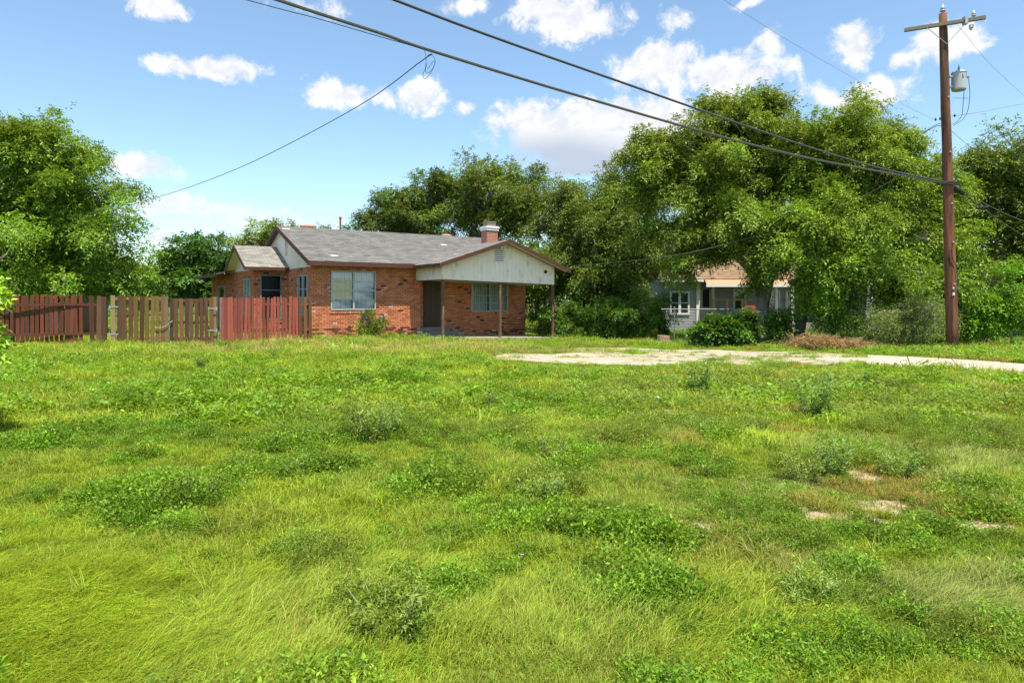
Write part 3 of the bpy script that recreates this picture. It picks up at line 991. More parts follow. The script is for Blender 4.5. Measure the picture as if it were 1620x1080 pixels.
# satellite dish on the right porch slope
dish = empty('satellite_dish', (0, 0, 0), 0, 'small pale satellite dish on the right slope of the porch roof', 'satellite dish')
c0 = HA + UV * 9.15 + Vector((-UV.y, UV.x)) * -1.2
dish.location = (c0.x, c0.y, porch_z(9.15))
b = MB(); prof = [(0.001, 0), (.12, .012), (.22, .045), (.27, .075)]
b.lathe(prof, n=18); b.f = b.f[:-1]; b.c = b.c[:-1]
o = b.build('reflector', M['white'], dish, smooth=True); o.location = (0, 0, .32); o.rotation_euler = (math.radians(62), 0, math.radians(30))
b = MB(); b.tube([(0, 0, 0), (0, 0, .32)], .02, 6); b.tube([(0, 0, .2), (.12, -.32, .34)], .012, 6); b.build('mount', M['metal'], dish)

# ------------------------------------------------------------------ wooden fences and the double gate
def picket(parent, p, rz, w, h, col, style, th=.02, lean=0.0, z0=0.0):
    mb = MB()
    if style == 'round':
        top_ = [(w / 2, h - w * .45), (w * .38, h - w * .16), (w * .18, h), (-w * .18, h), (-w * .38, h - w * .16), (-w / 2, h - w * .45)]
    elif style == 'dog':
        top_ = [(w / 2, h - .03), (w * .3, h), (-w * .3, h), (-w / 2, h - .03)]
    else:
        top_ = [(w / 2, h - random.uniform(0, .008)), (-w / 2, h)]
    poly = [(-w / 2, 0, z0), (w / 2, 0, z0)] + [(x, 0, z) for x, z in top_]
    mb.prism(poly, (0, th, 0), col)
    o = mb.build('picket', M['picket'], parent)
    o.location = p; o.rotation_euler = (0, lean, rz)
    return o


def fence_pt(px, pyb):
    g_ = ground_at(px, pyb)
    return g_


def fence_run(name, label, cat, items, rails, posts, rail_col):
    """items: list of (px, width px, top y, bottom y, colour, style)"""
    a = fence_base(items[0][0]); b = fence_base(items[-1][0])
    rz = math.atan2((b - a).y, (b - a).x)
    root = empty(name, (a.x, a.y, float(gz(a.x, a.y))), rz, label, cat)
    inv = Matrix.Rotation(-rz, 4, 'Z')
    def loc(p): return inv @ (p - Vector((a.x, a.y, float(gz(a.x, a.y)))))
    for (px, wpx, yt, yb, col, style) in items:
        p = fence_base(px)
        zt = CAMH + (HZ - yt) / F * p.y + random.uniform(-.03, .015)
        w = wpx * p.y / F
        l = loc(Vector((p.x, p.y, 0)))
        g_ = random.uniform(.72, 1.25)
        if random.random() < .12: col = tuple(c_ * .8 + .012 for c_ in col)
        picket(root, (l.x, l.y, -float(gz(a.x, a.y)) + float(gz(p.x, p.y)) - .03), random.uniform(-.04, .04), w, zt - float(gz(p.x, p.y)) + .03, tuple(c * g_ for c in col), style, lean=random.uniform(-.022, .022))
    L = (Vector((b.x, b.y, 0)) - Vector((a.x, a.y, 0))).length
    for zr, hh in rails:
        mb = MB(); mb.box(-.03, L + .03, .022, .06, zr, zr + hh, rail_col); mb.build('rail', M['picket'], root)
    for s, hp, wp, col, mat in posts:
        mb = MB(); mb.box(L * s - wp / 2, L * s + wp / 2, .062, .062 + wp, -.15, hp, col); mb.build('post', M[mat], root)
    return root, L


# the fence line in plan, bottom pixel rows measured on the photo
FL = [(-120, 553), (10, 550), (170, 547.5), (345, 547), (480, 541.5), (496, 540)]


def fence_base(px):
    for (x0, y0), (x1, y1) in zip(FL, FL[1:]):
        if px <= x1 or (x1, y1) == FL[-1]:
            a, b = ground_at(x0, y0), ground_at(x1, y1)
            r = (px - 810) / F                      # intersect the viewing column with segment a-b
            dx, dy = b.x - a.x, b.y - a.y
            s = (r * a.y - a.x) / (dx - r * dy)
            return Vector((a.x + dx * s, a.y + dy * s, 0))


RED = (.145, .043, .024); DRED = (.11, .040, .024); BRN = (.105, .048, .026); BRN2 = (.16, .078, .038); TAN = (.26, .18, .09); OLIVE = (.20, .130, .040); PINK = (.30, .080, .056)
items = []
px = -112.0
k = 0
while px < 136:
    items.append((px, 4.9, 466.0 + (0 if px > 16 else 3) + random.uniform(-.8, .8), 0, RED if k % 4 else DRED, 'round')); px += 7.75; k += 1
for px, w, c in ((146, 6.6, BRN), (156, 6.6, BRN2), (165, 7, BRN)):
    items.append((px, w, 468, 0, c, 'flat'))
fence_run('picket_fence', 'dark red weathered picket fence left of the wooden gate', 'fence', items, [(.38, .07), (1.33, .07)],
          [(.12, 1.5, .09, DRED, 'picket'), (.45, 1.5, .09, DRED, 'picket'), (.78, 1.5, .09, DRED, 'picket'), (1.0, 1.62, .1, BRN, 'picket')], DRED)
items = [(179.5, 6.6, 466.5, 0, TAN, 'flat')]
for px, w, c in ((188.5, 7, BRN), (197, 7, BRN), (206.5, 6.5, BRN), (215.5, 6.5, OLIVE), (224, 6.5, BRN), (232.5, 6.3, OLIVE), (240.5, 5.6, OLIVE), (249, 5.6, OLIVE), (256.8, 5.8, BRN2), (264, 5.8, TAN)):
    items.append((px, w, 467 + (0 if px < 230 else 1.5), 0, c, 'flat'))
gl, Lg = fence_run('wooden_gate', 'left gate leaf of mixed brown and olive boards', 'gate', items, [(.2, .09), (1.50, .09)], [], TAN)
for z in (.36, 1.25):
    mb = MB(); mb.box(-.12, .16, -.012, -.003, z, z + .04); mb.box(-.14, -.10, -.014, -.002, z - .04, z + .08); mb.build('hinge', M['metal'], gl)
items = []
for i, px in enumerate((271, 279, 287.2, 295.5, 303, 311, 319, 327, 335)):
    items.append((px, 5.9, 471, 0, BRN2 if i % 3 else BRN, 'flat'))
gr, Lr = fence_run('wooden_gate', 'right gate leaf of evenly spaced brown boards', 'gate', items, [(.2, .09), (1.46, .09)], [(1.05, 1.62, .12, TAN, 'picket')], BRN2)
for z in (.5, 1.22):
    mb = MB(); mb.box(Lr - .12, Lr + .16, -.012, -.003, z, z + .04); mb.box(Lr + .14, Lr + .18, -.014, -.002, z - .04, z + .08); mb.build('hinge', M['metal'], gr)
items = []
px = 352.5; k = 0
while px < 474:
    items.append((px, 4.1 if px > 372 else 4.9, 470 - (.8 if k % 2 else 0) + random.uniform(-.5, .5), 0, PINK, 'round')); px += (5.85 if px > 378 else 5.0); k += 1
for px in (475.5, 483.5, 491.5):
    items.append((px, 5.0, 469.5, 0, BRN2, 'round'))
fence_run('picket_fence', 'faded pinkish red picket fence between the gate and the brick house', 'fence', items, [(.42, .08), (1.33, .08)],
          [(.0, 1.6, .1, (.30, .28, .26), 'picket'), (.5, 1.5, .09, DRED, 'picket'), (.97, 1.5, .09, BRN, 'picket')], PINK)
# chain that ties the two gate leaves
pa, pb = fence_base(246), fence_base(274)
mb = MB(); N = 22
for i in range(N):
    s = i / N; s2 = (i + 1) / N
    def cp(s_):
        p = pa.lerp(pb, s_)
        return Vector((p.x, p.y - .045, .62 - .10 * math.sin(math.pi * min(s_ * 1.25, 1)) * .3 + .32 * max(0, s_ - .25) ** 1.5))
    a, b2 = cp(s), cp(s2)
    mid = (a + b2) / 2; d = (b2 - a).normalized(); up = Vector((0, 0, 1)) if i % 2 else Vector((0, 1, 0))
    ring = [mid + d * math.cos(t_) * .026 + up * math.sin(t_) * .013 for t_ in [j * math.pi / 3 for j in range(7)]]
    mb.tube(ring, .006, 5, (1, 1, 1), cap=False)
tag(mb.build('chain', M['metal']), 'steel chain hooked across the wooden gate leaves', 'chain')

# ------------------------------------------------------------------ utility pole
PB_ = ground_at(1507, 551); PB_.z = float(gz(PB_.x, PB_.y))
pole = empty('utility_pole', PB_, 0, 'tall reddish brown wooden utility pole with crossarm and grey transformer', 'utility pole')
PT = at(1491.5, 22, PB_.y) - PB_
mb = MB()
NP = 14
mb.tube([PT * (i / NP) + Vector((random.uniform(-.008, .008), random.uniform(-.008, .008), -.3 if i == 0 else 0)) for i in range(NP + 1)],
        [.175 - .062 * i / NP for i in range(NP + 1)], 16, wob=.012)
mb.build('shaft', M['pole'], pole, smooth=True)


def pp(z, dx=0, dy=0):
    s = z / PT.z
    return Vector((PT.x * s + dx, PT.y * s + dy, z))


ZA = PT.z - .38
adir = Vector((1.0, -.52, 0)).normalized()
ca = pp(ZA, -.02, -.17)
mb = MB(); mb.bar(ca - adir * 1.12, ca + adir * 1.02, .11, .10); mb.build('crossarm', M['oldwood'], pole)
mb = MB()
for s in (-.55, .55): mb.bar(ca + adir * s + Vector((0, -.06, -.03)), pp(ZA - .62, 0, -.15), .035, .01)
mb.build('brace', M['metal'], pole)


def insul(loc, s=1.0, mat='porcelain'):
    mb = MB(); mb.lathe([(.02 * s, 0), (.02 * s, .04 * s), (.06 * s, .05 * s), (.065 * s, .08 * s), (.035 * s, .09 * s), (.055 * s, .11 * s), (.055 * s, .14 * s), (.03 * s, .16 * s), (.03 * s, .2 * s), (.015 * s, .21 * s)], n=12)
    o = mb.build('insulator', M[mat], pole, smooth=True); o.location = loc
    return o


insul(PT + Vector((0, 0, .0)), 1.3)
insul(ca + adir * .72 + Vector((0, 0, .05)))
i2 = insul(ca + adir * .62 + Vector((0, -.08, -.15)), 1.1); i2.rotation_euler = (2.9, .3, 0)
mb = MB(); mb.box(-.05, .05, -.08, .08, -.12, .12); o = mb.build('cutout_bracket', M['metal'], pole); o.location = ca + adir * .5
for z_ in (2.1, 3.4, 4.6, 6.2, 7.9):
    mb = MB(); mb.lathe([(.03, 0), (.03, .02), (.014, .024), (.014, .05)], n=8); o = mb.build('bolt', M['metal'], pole); o.location = pp(z_, .02, -.16 + z_ * .005); o.rotation_euler = (math.pi / 2, 0, 0)
for z_, w_ in ((1.75, .07), (1.95, .045)):
    mb = MB(); mb.box(-w_ / 2, w_ / 2, -.004, .0, 0, w_ * 1.3, (.6, .6, .56)); o = mb.build('tag', M['plain'], pole); o.location = pp(z_, -.03, -.178)
# transformer
tz0 = at(1516, 144, PB_.y).z - PB_.z
tc_ = pp(tz0 + .3); tx = tc_.x + .42
mb = MB(); mb.lathe([(.18, 0), (.2, .02), (.205, .05), (.205, .52), (.215, .53), (.215, .555), (.17, .60), (.02, .62)], n=24)
tk = mb.build('transformer', M['tank'], pole, smooth=False); tk.location = (tx, tc_.y - .03, tz0)
mb = MB(); mb.lathe([(.02, .6), (.02, .64), (.04, .65), (.02, .67), (.04, .69), (.02, .71), (.035, .73), (.015, .76), (.01, .82)], n=10); mb.build('bushing', M['porcelain'], tk)
mb = MB(); mb.box(-.30, -.19, -.04, .04, .08, .14); mb.box(-.30, -.19, -.04, .04, .40, .46); mb.box(.19, .27, -.03, .03, .42, .47); mb.box(-.02, .03, -.225, -.2, .38, .47); mb.build('bracket', M['metal'], tk)
mb = MB(); mb.lathe([(.02, 0), (.035, .01), (.02, .03), (.035, .05), (.015, .08)], n=10); o = mb.build('bushing', M['porcelain'], tk); o.location = (.27, 0, .4); o.rotation_euler = (0, .9, 0)


def arc(pts, n=14):
    """smooth curve through points (Catmull-Rom)"""
    P = [Vector(p) for p in pts]; P = [P[0] * 2 - P[1]] + P + [P[-1] * 2 - P[-2]]
    out = []
    for i in range(1, len(P) - 2):
        for k in range(n):
            t_ = k / n
            out.append(.5 * ((2 * P[i]) + (-P[i - 1] + P[i + 1]) * t_ + (2 * P[i - 1] - 5 * P[i] + 4 * P[i + 1] - P[i + 2]) * t_ ** 2 + (-P[i - 1] + 3 * P[i] - 3 * P[i + 1] + P[i + 2]) * t_ ** 3))
    out.append(P[-2])
    return out


YP = PB_.y
mb = MB()
A1 = lambda x, y, dy=-.1: at(x, y, YP) - PB_ + Vector((0, dy, 0))
mb.tube(arc([A1(1529, 126), A1(1531, 150), A1(1528, 175), A1(1520, 190), A1(1505, 200)], 6), .009, 5)
mb.tube(arc([A1(1522, 145), A1(1520, 170), A1(1519, 182), A1(1512, 193), A1(1504, 198)], 6), .009, 5)
mb.tube([A1(1504, 157), A1(1529, 157)], .006, 5)
mb.tube(arc([A1(1489, 200, -.14), A1(1481, 198, -.14), A1(1472, 202), A1(1458, 211)], 6), .011, 5)
mb.tube(arc([A1(1489, 203, -.14), A1(1480, 201, -.14), A1(1474, 203), A1(1458, 212)], 6), .011, 5)
mb.build('secondary_leads', M['black'], pole)
for x, y in ((1484, 192), (1477, 193), (1507, 187)):
    insul(A1(x, y), .5, 'black')
mb = MB(); mb.box(-.26, .22, -.24, -.15, -.08, .02); o = mb.build('cable_clamp', M['black'], pole); o.location = at(1499, 290, YP) - PB_
mb = MB(); mb.tube(arc([A1(1499, 395, -.19), A1(1501, 410, -.19), A1(1507, 424, -.19), A1(1511, 460, -.15)], 5), .012, 5); mb.build('ground_wire', M['black'], pole)

# ------------------------------------------------------------------ overhead wires (strung from the pole towards the next pole left of the camera)
J0 = at(1500, 289, YP - .2)
PL_A = Vector((J0.x, J0.y)); PL_D = (Vector((-1.7, 9.8)) - PL_A).normalized()


def on_plane(px, py):
    r = (px - 810) / F
    s = (r * PL_A.y - PL_A.x) / (PL_D.x - r * PL_D.y)
    Y = PL_A.y + PL_D.y * s
    return at(px, py, Y)


def resample(pts, n):
    return arc(pts, n)


up_pts = [(1500, 289), (1396, 267), (1290, 236), (1170, 196), (985, 131), (800, 66), (625, 0.5)]
lo_pts = [(1497, 290), (1396, 272), (1270, 248), (1122, 211), (900, 147), (681, 80), (600, 52), (440, 0)]


def extend(world_pts, n=3):
    a, b = world_pts[-2], world_pts[-1]
    d = (b - a).normalized()
    out = list(world_pts); p = b.copy()
    for i in range(n):
        d = (d + Vector((0, 0, .015))).normalized(); p = p + d * 4; out.append(p.copy())
    return out


w1 = extend([on_plane(*p) for p in up_pts])
w2 = extend([on_plane(*p) for p in lo_pts])
mb = MB(); path = resample(w1, 24)
mb.tube(path, .021, 8)
# spiral-wrapped companion strand
sp = []
for i, p in enumerate(resample(w1, 90)):
    a = i * .55
    sp.append(p + Vector((0, math.cos(a) * .010, math.sin(a) * .010)))
mb.tube(sp, .012, 5)
tag(mb.build('overhead_cable', M['cable'], smooth=True), 'thickest black twisted cable sweeping down to the utility pole', 'cable')
mb = MB(); path = resample(w2, 24)
mb.tube([p + Vector((0, 0, .012)) for p in path], .010, 6); mb.tube([p + Vector((0, .006, -.012)) for p in path], .012, 6)
mb.tube([p + Vector((0, -.006, -.002)) for p in path], .006, 5)
tag(mb.build('overhead_cable', M['cable_brown'], smooth=True), 'thinner brownish paired cable running below the thick twisted one', 'cable')
# thin wire that rides beside the lower cable and drops off to the left
w3 = [on_plane(678, 80), on_plane(600, 58), on_plane(500, 29), on_plane(390, 0)]
mb = MB(); mb.tube(resample(extend(w3, 2), 10), .006, 5)
tag(mb.build('thin_wire', M['black'], smooth=True), 'thin black wire tied close under the paired cable at upper left', 'wire')
c0 = on_plane(673, 80)
TE = at(222, 320, 25.0); TE2 = at(120, 352, 27.5)
mb = MB(); mb.tube(arc([on_plane(682, 87), at(668, 96, 10.4), at(560, 172, 13.6), at(400, 256, 18.6), at(300, 296, 22.2), TE, TE2], 10), .0085, 6)
tag(mb.build('service_drop', M['black'], smooth=True), 'single service wire dropping from the cables into the tree left', 'wire')
mb = MB()
Yc = c0.y
mb.tube(arc([at(672, 80, Yc), at(674, 92, Yc), at(673, 108, Yc), at(669, 118, Yc), at(672, 125, Yc), at(680, 118, Yc), at(687, 104, Yc), at(688, 94, Yc), at(682, 86, Yc), at(676, 89, Yc)], 8), .0035, 5)
mb.tube(arc([at(676, 100, Yc), at(673, 112, Yc), at(677, 116, Yc), at(685, 108, Yc), at(688, 98, Yc), at(684, 99, Yc), at(676, 110, Yc)], 8), .0035, 5)
tag(mb.build('wire_loop', M['black'], smooth=True), 'loose coil of thin wire hanging where the service wire leaves', 'wire loop')
mb = MB(); mb.tube(arc([at(1478, 190, YP), at(1380, 140, 18.6), at(1250, 66, 15.5), at(1145, 0, 13.4), at(960, -120, 11)], 10), .0035, 5)
tag(mb.build('thin_wire', M['thinwire'], smooth=True), 'faint thin wire crossing the sky left of the pole top', 'wire')
mb = MB(); mb.tube(arc([at(1506, 184, YP), at(1560, 176, 26), at(1625, 164, 32), at(1800, 140, 50)], 8), .008, 5)
tag(mb.build('thin_wire', M['thinwire'], smooth=True), 'faint wire leaving the pole towards the right edge below the transformer', 'wire')
mb = MB(); mb.tube(arc([at(1517, 43, YP), at(1532, 60, 22.5), at(1546, 78, 24.3), at(1575, 110, 28), at(1640, 170, 36)], 6), .005, 5)
tag(mb.build('thin_wire', M['thinwire'], smooth=True), 'short thin wire slanting down from the crossarm insulator', 'wire')
mb = MB(); mb.tube(arc([at(1505, 207, YP), at(1530, 228, 23), at(1580, 262, 27), at(1660, 310, 34)], 6), .006, 5)
tag(mb.build('thin_wire', M['thinwire'], smooth=True), 'thin wire from the pole into the right tree top', 'wire')
mb = MB(); mb.tube(arc([at(1479, 204, YP), at(1465, 225, 22.5), at(1400, 292, 24.5), at(1250, 358, 25.6), at(1180, 378, 25.8), at(1060, 405, 26), at(900, 422, 29)], 8), .006, 5)
tag(mb.build('service_wire', M['dull_metal'], smooth=True), 'pale service wire sagging in front of the dark trees', 'wire')
# two guyed cables on the far side of the pole with splice cases
r1 = arc([at(1504, 290, YP), at(1518, 301, YP + .6), at(1560, 334, 23.5), at(1625, 377, 27.5), at(1700, 420, 33)], 8)
r2 = arc([at(1504, 288, YP), at(1540, 312, 22.3), at(1590, 338, 25), at(1640, 358, 28), at(1720, 390, 34)], 8)
mb = MB(); mb.tube(r1, .018, 6); tag(mb.build('overhead_cable', M['cable'], smooth=True), 'black cable descending right from the pole, lower of two', 'cable')
mb = MB(); mb.tube(r2, .014, 6); tag(mb.build('overhead_cable', M['cable_brown'], smooth=True), 'brownish cable descending right from the pole, upper of two', 'cable')
for (px, py, Y, l, lab) in ((1514, 299, YP + .45, .42, 'black splice case on the cable right beside the pole'), (1553, 328, 23.1, .36, 'flat black splice case farther along the right cable')):
    mb = MB(); a = at(px - 8, py - 4 if l > .4 else py + 1, Y); b_ = at(px + 10, py + 7 if l > .4 else py - 1, Y + .3)
    mb.tube([a, a.lerp(b_, .1), a.lerp(b_, .9), b_], [.03, .085 if l > .4 else .055, .085 if l > .4 else .055, .03], 10)
    tag(mb.build('splice_case', M['black'], smooth=True), lab, 'splice case')


# ------------------------------------------------------------------ neighbouring grey house behind the trees
NY = 38.0
nb = empty('grey_house', (at(1210, 500, NY).x, NY, -.1), 0, 'grey timber house with tan roof and porch, half hidden behind the right trees', 'house')
nbx = nb.location.x
X_ = lambda px: at(px, 0, NY).x - nbx
Z_ = lambda py: CAMH - (py - HZ) / F * NY + .1
GREY = (.30, .32, .35)


def nwall(x0, x1, y, z0, z1, holes=(), col=GREY, lap=.16):
    mb = MB()
    xs = sorted({x0, x1, *[h[0] for h in holes], *[h[1] for h in holes]})
    for a, b in zip(xs, xs[1:]):
        sp = [(z0, z1)]
        for h in holes:
            if h[0] <= a + 1e-6 and h[1] >= b - 1e-6: sp = [(z0, h[2]), (h[3], z1)]
        for za, zb in sp:
            if zb - za < .01: continue
            z = za
            while z < zb - .005:                     # lapped boards
                ze = min(z + lap, zb)
                mb.prism([(a, y + .0, z), (a, y + .012, ze), (a, y + .1, ze), (a, y + .1, z)], (b - a, 0, 0), tuple(c * random.uniform(.95, 1.05) for c in col)); z += lap
    o = mb.build('wall', M['plain'], nb); o['kind'] = 'stuff'
    return o


xa, xb = X_(1048), X_(1103)
w1x = (X_(1061), X_(1089)); wz = (Z_(496), Z_(462))
nwall(xa, xb, 0, -.2, 2.75, [(w1x[0], w1x[1], wz[0], wz[1])])
dX = (X_(1121), X_(1139)); w2x = (X_(1176), X_(1194)); w3x = (X_(1229), X_(1250)); w4x = (X_(1262), X_(1290))
nwall(xb, X_(1400), 1.6, -.2, 2.75, [(dX[0], dX[1], .35, Z_(457)), (w2x[0], w2x[1], Z_(490), Z_(457)), (w3x[0], w3x[1], Z_(497), Z_(460)), (w4x[0], w4x[1], Z_(497), Z_(460))])
mb = MB(); mb.box(xb, xb + .08, 0, 1.6, -.2, 2.75, GREY); mb.box(xa - .0, xa + .08, .1, 6, -.2, 2.75, GREY); mb.box(xa, X_(1400), 6, 6.1, -.2, 2.75, GREY); o = mb.build('wall', M['plain'], nb); o['kind'] = 'stuff'
mb = MB(); mb.box(xa + .2, X_(1400), 2.6, 2.7, -.2, 2.7, (.03, .03, .03)); mb.build('blackout_screen', M['plain'], nb)  # added near-black screen standing in for the unlit rooms
for (x0, x1, z0, z1, y, un) in ((w1x[0], w1x[1], wz[0], wz[1], 0, 2), (w2x[0], w2x[1], Z_(490), Z_(457), 1.6, 1), (w3x[0], w3x[1], Z_(497), Z_(460), 1.6, 1), (w4x[0], w4x[1], Z_(497), Z_(460), 1.6, 2)):
    w = window(nb, (x0 - .06, y - .02, z0 - .06), 0, x1 - x0 + .12, z1 - z0 + .12, un, 2, 'white_frame', (.62, .64, .6) if un == 2 else None, 4, fw=.1)
    if x0 == w1x[0]:
        mb = MB(); mb.box(.85, 1.0, .07, .09, .62, 1.15, (.02, .28, .55)); mb.build('blue_cloth', M['plain'], w)
mb = MB()
for px, y in ((1103, -.03), (1119, 1.53), (1141, 1.53), (1227, -.2), (1245, -.2), (1297, -.2), (1342, -.2)):
    pass
for px, y in ((1104, -.03), (1118, 1.54), (1141, 1.54)):
    mb = MB(); x = X_(px); mb.box(x - .09, x + .09, y - .03, y + .03, -.1 if y < 1 else .35, 2.6); mb.build('trim_board', M['white'], nb)
for px in (1226, 1252, 1298, 1340):
    mb = MB(); x = X_(px) * .97; mb.box(x - .07, x + .07, -.3, -.16, -.1, 2.5); mb.build('porch_post', M['white'], nb)
mb = MB(); mb.box(dX[0], dX[1], 1.62, 1.66, .37, 1.2, (.7, .7, .72)); mb.box(dX[0], dX[0] + .12, 1.62, 1.66, 1.2, Z_(457), (.7, .7, .7)); mb.box(dX[1] - .12, dX[1], 1.62, 1.66, 1.2, Z_(457), (.7, .7, .7))
mb.box(dX[0] + .12, dX[1] - .12, 1.64, 1.65, 1.2, Z_(457), (.03, .03, .035)); dn = mb.build('door', M['plain'], nb)
# porch floor, roof, roof of the house
mb = MB(); mb.box(xb + .1, X_(1400), -.35, 1.58, -.1, .35, (.30, .28, .26)); mb.build('porch_floor', M['plain'], nb)
TANR = (.25, .165, .10)
for nm, poly in (('roof', [(xa - .4, -.4, 2.7), (X_(1410), -.4, 2.7), (X_(1390), 3.4, 5.0), (xa + 1.5, 3.4, 5.0)]), ('roof', [(xa - .4, 7.2, 2.7), (X_(1410), 7.2, 2.7), (X_(1390), 3.4, 5.0), (xa + 1.5, 3.4, 5.0)])):
    mb = MB(); mb.prism(poly, (0, 0, .07), TANR)
    rf = mb.build(nm, M['plain'], nb)
    a, b, c, d = [Vector(p) for p in poly]
    mb = MB(); n = 22
    for i in range(n):
        s, s2 = i / n, (i + 1.03) / n
        q = [a.lerp(d, s), b.lerp(c, s), b.lerp(c, min(s2, 1)), a.lerp(d, min(s2, 1))]
        m_ = 36
        for j in range(m_):
            u0, u1 = j / m_, (j + .97) / m_
            g_ = random.uniform(.82, 1.1)
            lf_ = Vector((0, 0, .09 + random.uniform(0, .01)))
            mb.face([q[0].lerp(q[1], u0) + lf_, q[0].lerp(q[1], u1) + lf_, q[3].lerp(q[2], u1) + Vector((0, 0, .075)), q[3].lerp(q[2], u0) + Vector((0, 0, .075))], tuple(c_ * g_ for c_ in TANR))
    o = mb.build('shingles', M['shingle'], rf); o['kind'] = 'stuff'
mb = MB(); mb.prism([(X_(1112), -.75, 2.42), (X_(1240), -.75, 2.42), (X_(1240), -.3, 2.75), (X_(1112), -.3, 2.75)], (0, 0, .06), (.40, .25, .15)); mb.build('porch_roof', M['plain'], nb)
mb = MB(); mb.box(X_(1111), X_(1241), -.80, -.76, 2.33, 2.47); mb.build('fascia', M['white'], nb)
mb = MB(); mb.box(xa - .4, X_(1110), -.45, -.41, 2.62, 2.74); mb.build('fascia', M['white'], nb)
WOODC = (.50, .27, .10)
for px, z0 in ((1127.5, .35), (1148, .35), (1172, .35)):
    x = X_(px) ; mb = MB(); mb.box(x - .06, x + .06, -.3, -.18, z0, Z_(475), WOODC); mb.build('railing_post', M['plain'], nb)
mb = MB(); mb.box(X_(1126), X_(1188), -.32, -.16, Z_(475), Z_(473.5), WOODC); mb.build('handrail', M['plain'], nb)
for i in range(3):
    mb = MB(); mb.box(X_(1093) + i * .12, X_(1110), -.45 - .28 * (2 - i), -.18 - .28 * (2 - i), -.1, .05 + i * .12, (.24, .15, .10)); mb.build('step', M['plain'], nb)
# orange plastic chair standing on that porch
oc = empty('lawn_chair', (at(1184, 490, NY - .6).x, NY - .9, .25), .2, 'bright orange plastic chair beside the trunk on the grey house porch', 'chair')
oc.scale = (.8, .8, .8)
OR = (.36, .075, .045)
mb = MB(); mb.prism([(-.42, 0, .75), (.42, 0, .75), (.42, .0, 1.10), (.30, 0, 1.22), (-.30, 0, 1.22), (-.42, 0, 1.10)], (0, .07, 0), OR); mb.build('backrest', M['plain'], oc)
mb = MB(); mb.box(-.4, .4, -.5, .0, .52, .66, OR); mb.build('seat', M['plain'], oc)
for x in (-.42, .36):
    mb = MB(); mb.box(x, x + .06, -.46, .0, .72, .80, OR); mb.build('armrest', M['plain'], oc)
    for y in (-.46, -.02):
        mb = MB(); mb.box(x, x + .06, y, y + .06, 0, .52 if y > -.1 else .72, OR); mb.build('leg', M['plain'], oc)

# ------------------------------------------------------------------ chain link fence along the neighbour's yard
CY_ = 26.2
cl = empty('chain_link_fence', (0, CY_, -.2), 0, 'low grey chain link fence in front of the grey house', 'fence')
x0c, x1c = at(1046, 0, CY_).x, at(1640, 0, CY_).x
zt = CAMH + .2 - (489 - HZ) / F * CY_
mb = MB(); mb.tube([(x0c, 0, zt), ((x0c + x1c) / 2, 0, zt - .02), (x1c, 0, zt + .03)], .024, 8); mb.build('top_rail', M['dull_metal'], cl)
for px in (1067, 1157, 1243, 1340, 1431, 1517, 1600):
    x = at(px, 0, CY_).x; hh = zt + .04 + (.25 if px == 1431 else 0); mb = MB(); mb.lathe([(.03, -.2), (.03, hh), (.038, hh + .01), (.01, hh + .05)], x, 0, 8); mb.build('post', M['dull_metal'], cl)
mb = MB(); P_ = .075; H_ = zt - .05
x = x0c
while x < x1c:
    for s in (1, -1):
        a, b = Vector((x, .0, .02)), Vector((x + s * H_ * .9, .004 * s, H_))
        if b.x < x0c or b.x > x1c: continue
        d_ = (b - a)
        mb.tube([a, b], .0022, 3, cap=False)
    x += P_
o = mb.build('wire_mesh', M['dull_metal'], cl); o['kind'] = 'stuff'
# stumps and cut logs by the fence
for i, (px, py, wpx, hpx, lab) in enumerate(((1050, 536, 21, 14, 'wide pale tree stump at the foot of the chain link fence'), (1074, 536.5, 15, 8, 'low dark log lying between the two pale stumps'), (1090, 536, 12, 12, 'narrow pale stump beside the leafy bush'))):
    g_ = ground_at(px, py); s = g_.y / F; r = wpx * s / 2; h = hpx * s
    mb = MB(); n = 14
    if i == 1: mb.tube([(-r, 0, r * .3), (0, .03, r * .32), (r, 0, r * .3)], r * .42, 10, wob=.08, col=(.5, .45, .42))
    else:
        mb.tube([(0, 0, -.05), (0, 0, h * .5), (.01, 0, h)], [r * 1.08, r * .98, r], n, wob=.05, col=(1.6, 1.35, 1.2))
    o = mb.build('tree_stump' if i != 1 else 'log', M['bark']); o.location = (g_.x, g_.y, float(gz(g_.x, g_.y)))
    tag(o, lab, 'stump' if i != 1 else 'log')

# ------------------------------------------------------------------ yard behind the picket fence: open shed, boards, panel
sh = empty('storage_shed', (at(55, 0, 31).x, 31, 0), .1, 'dark open fronted shed with orange boards seen between the red pickets', 'shed')
mb = MB(); mb.box(-1.9, 1.9, 2.6, 2.7, 0, 2.3, (.12, .09, .07)); mb.box(-1.9, -1.8, .0, 2.6, 0, 2.2, (.30, .16, .09)); mb.box(1.8, 1.9, 0, 2.6, 0, 2.2, (.30, .16, .09)); mb.build('wall', M['plain'], sh)
mb = MB(); mb.prism([(-2.1, -.3, 2.15), (2.1, -.3, 2.15), (2.1, 2.9, 2.45), (-2.1, 2.9, 2.45)], (0, 0, .06), (.2, .18, .17)); mb.build('roof', M['plain'], sh)
for i in range(7):
    x = .55 + i * .19; mb = MB(); mb.box(x, x + .18, -.02, .0, .1, 2.1, [(.72, .68, .60), (.72, .68, .60), (.70, .66, .60), (.6, .2, .06), (.55, .17, .05), (.6, .22, .08), (.62, .2, .06)][i]); mb.build('board', M['plain'], sh)
for x in (-1.85, -.65, .5):
    mb = MB(); mb.box(x - .05, x + .05, -.04, .05, 0, 2.15, (.4, .22, .1)); mb.build('post', M['plain'], sh)
yb = empty('board_fence', (at(98, 0, 33).x, 33, 0), 0, 'low pale grey board fence in the yard behind the picket fence', 'fence')
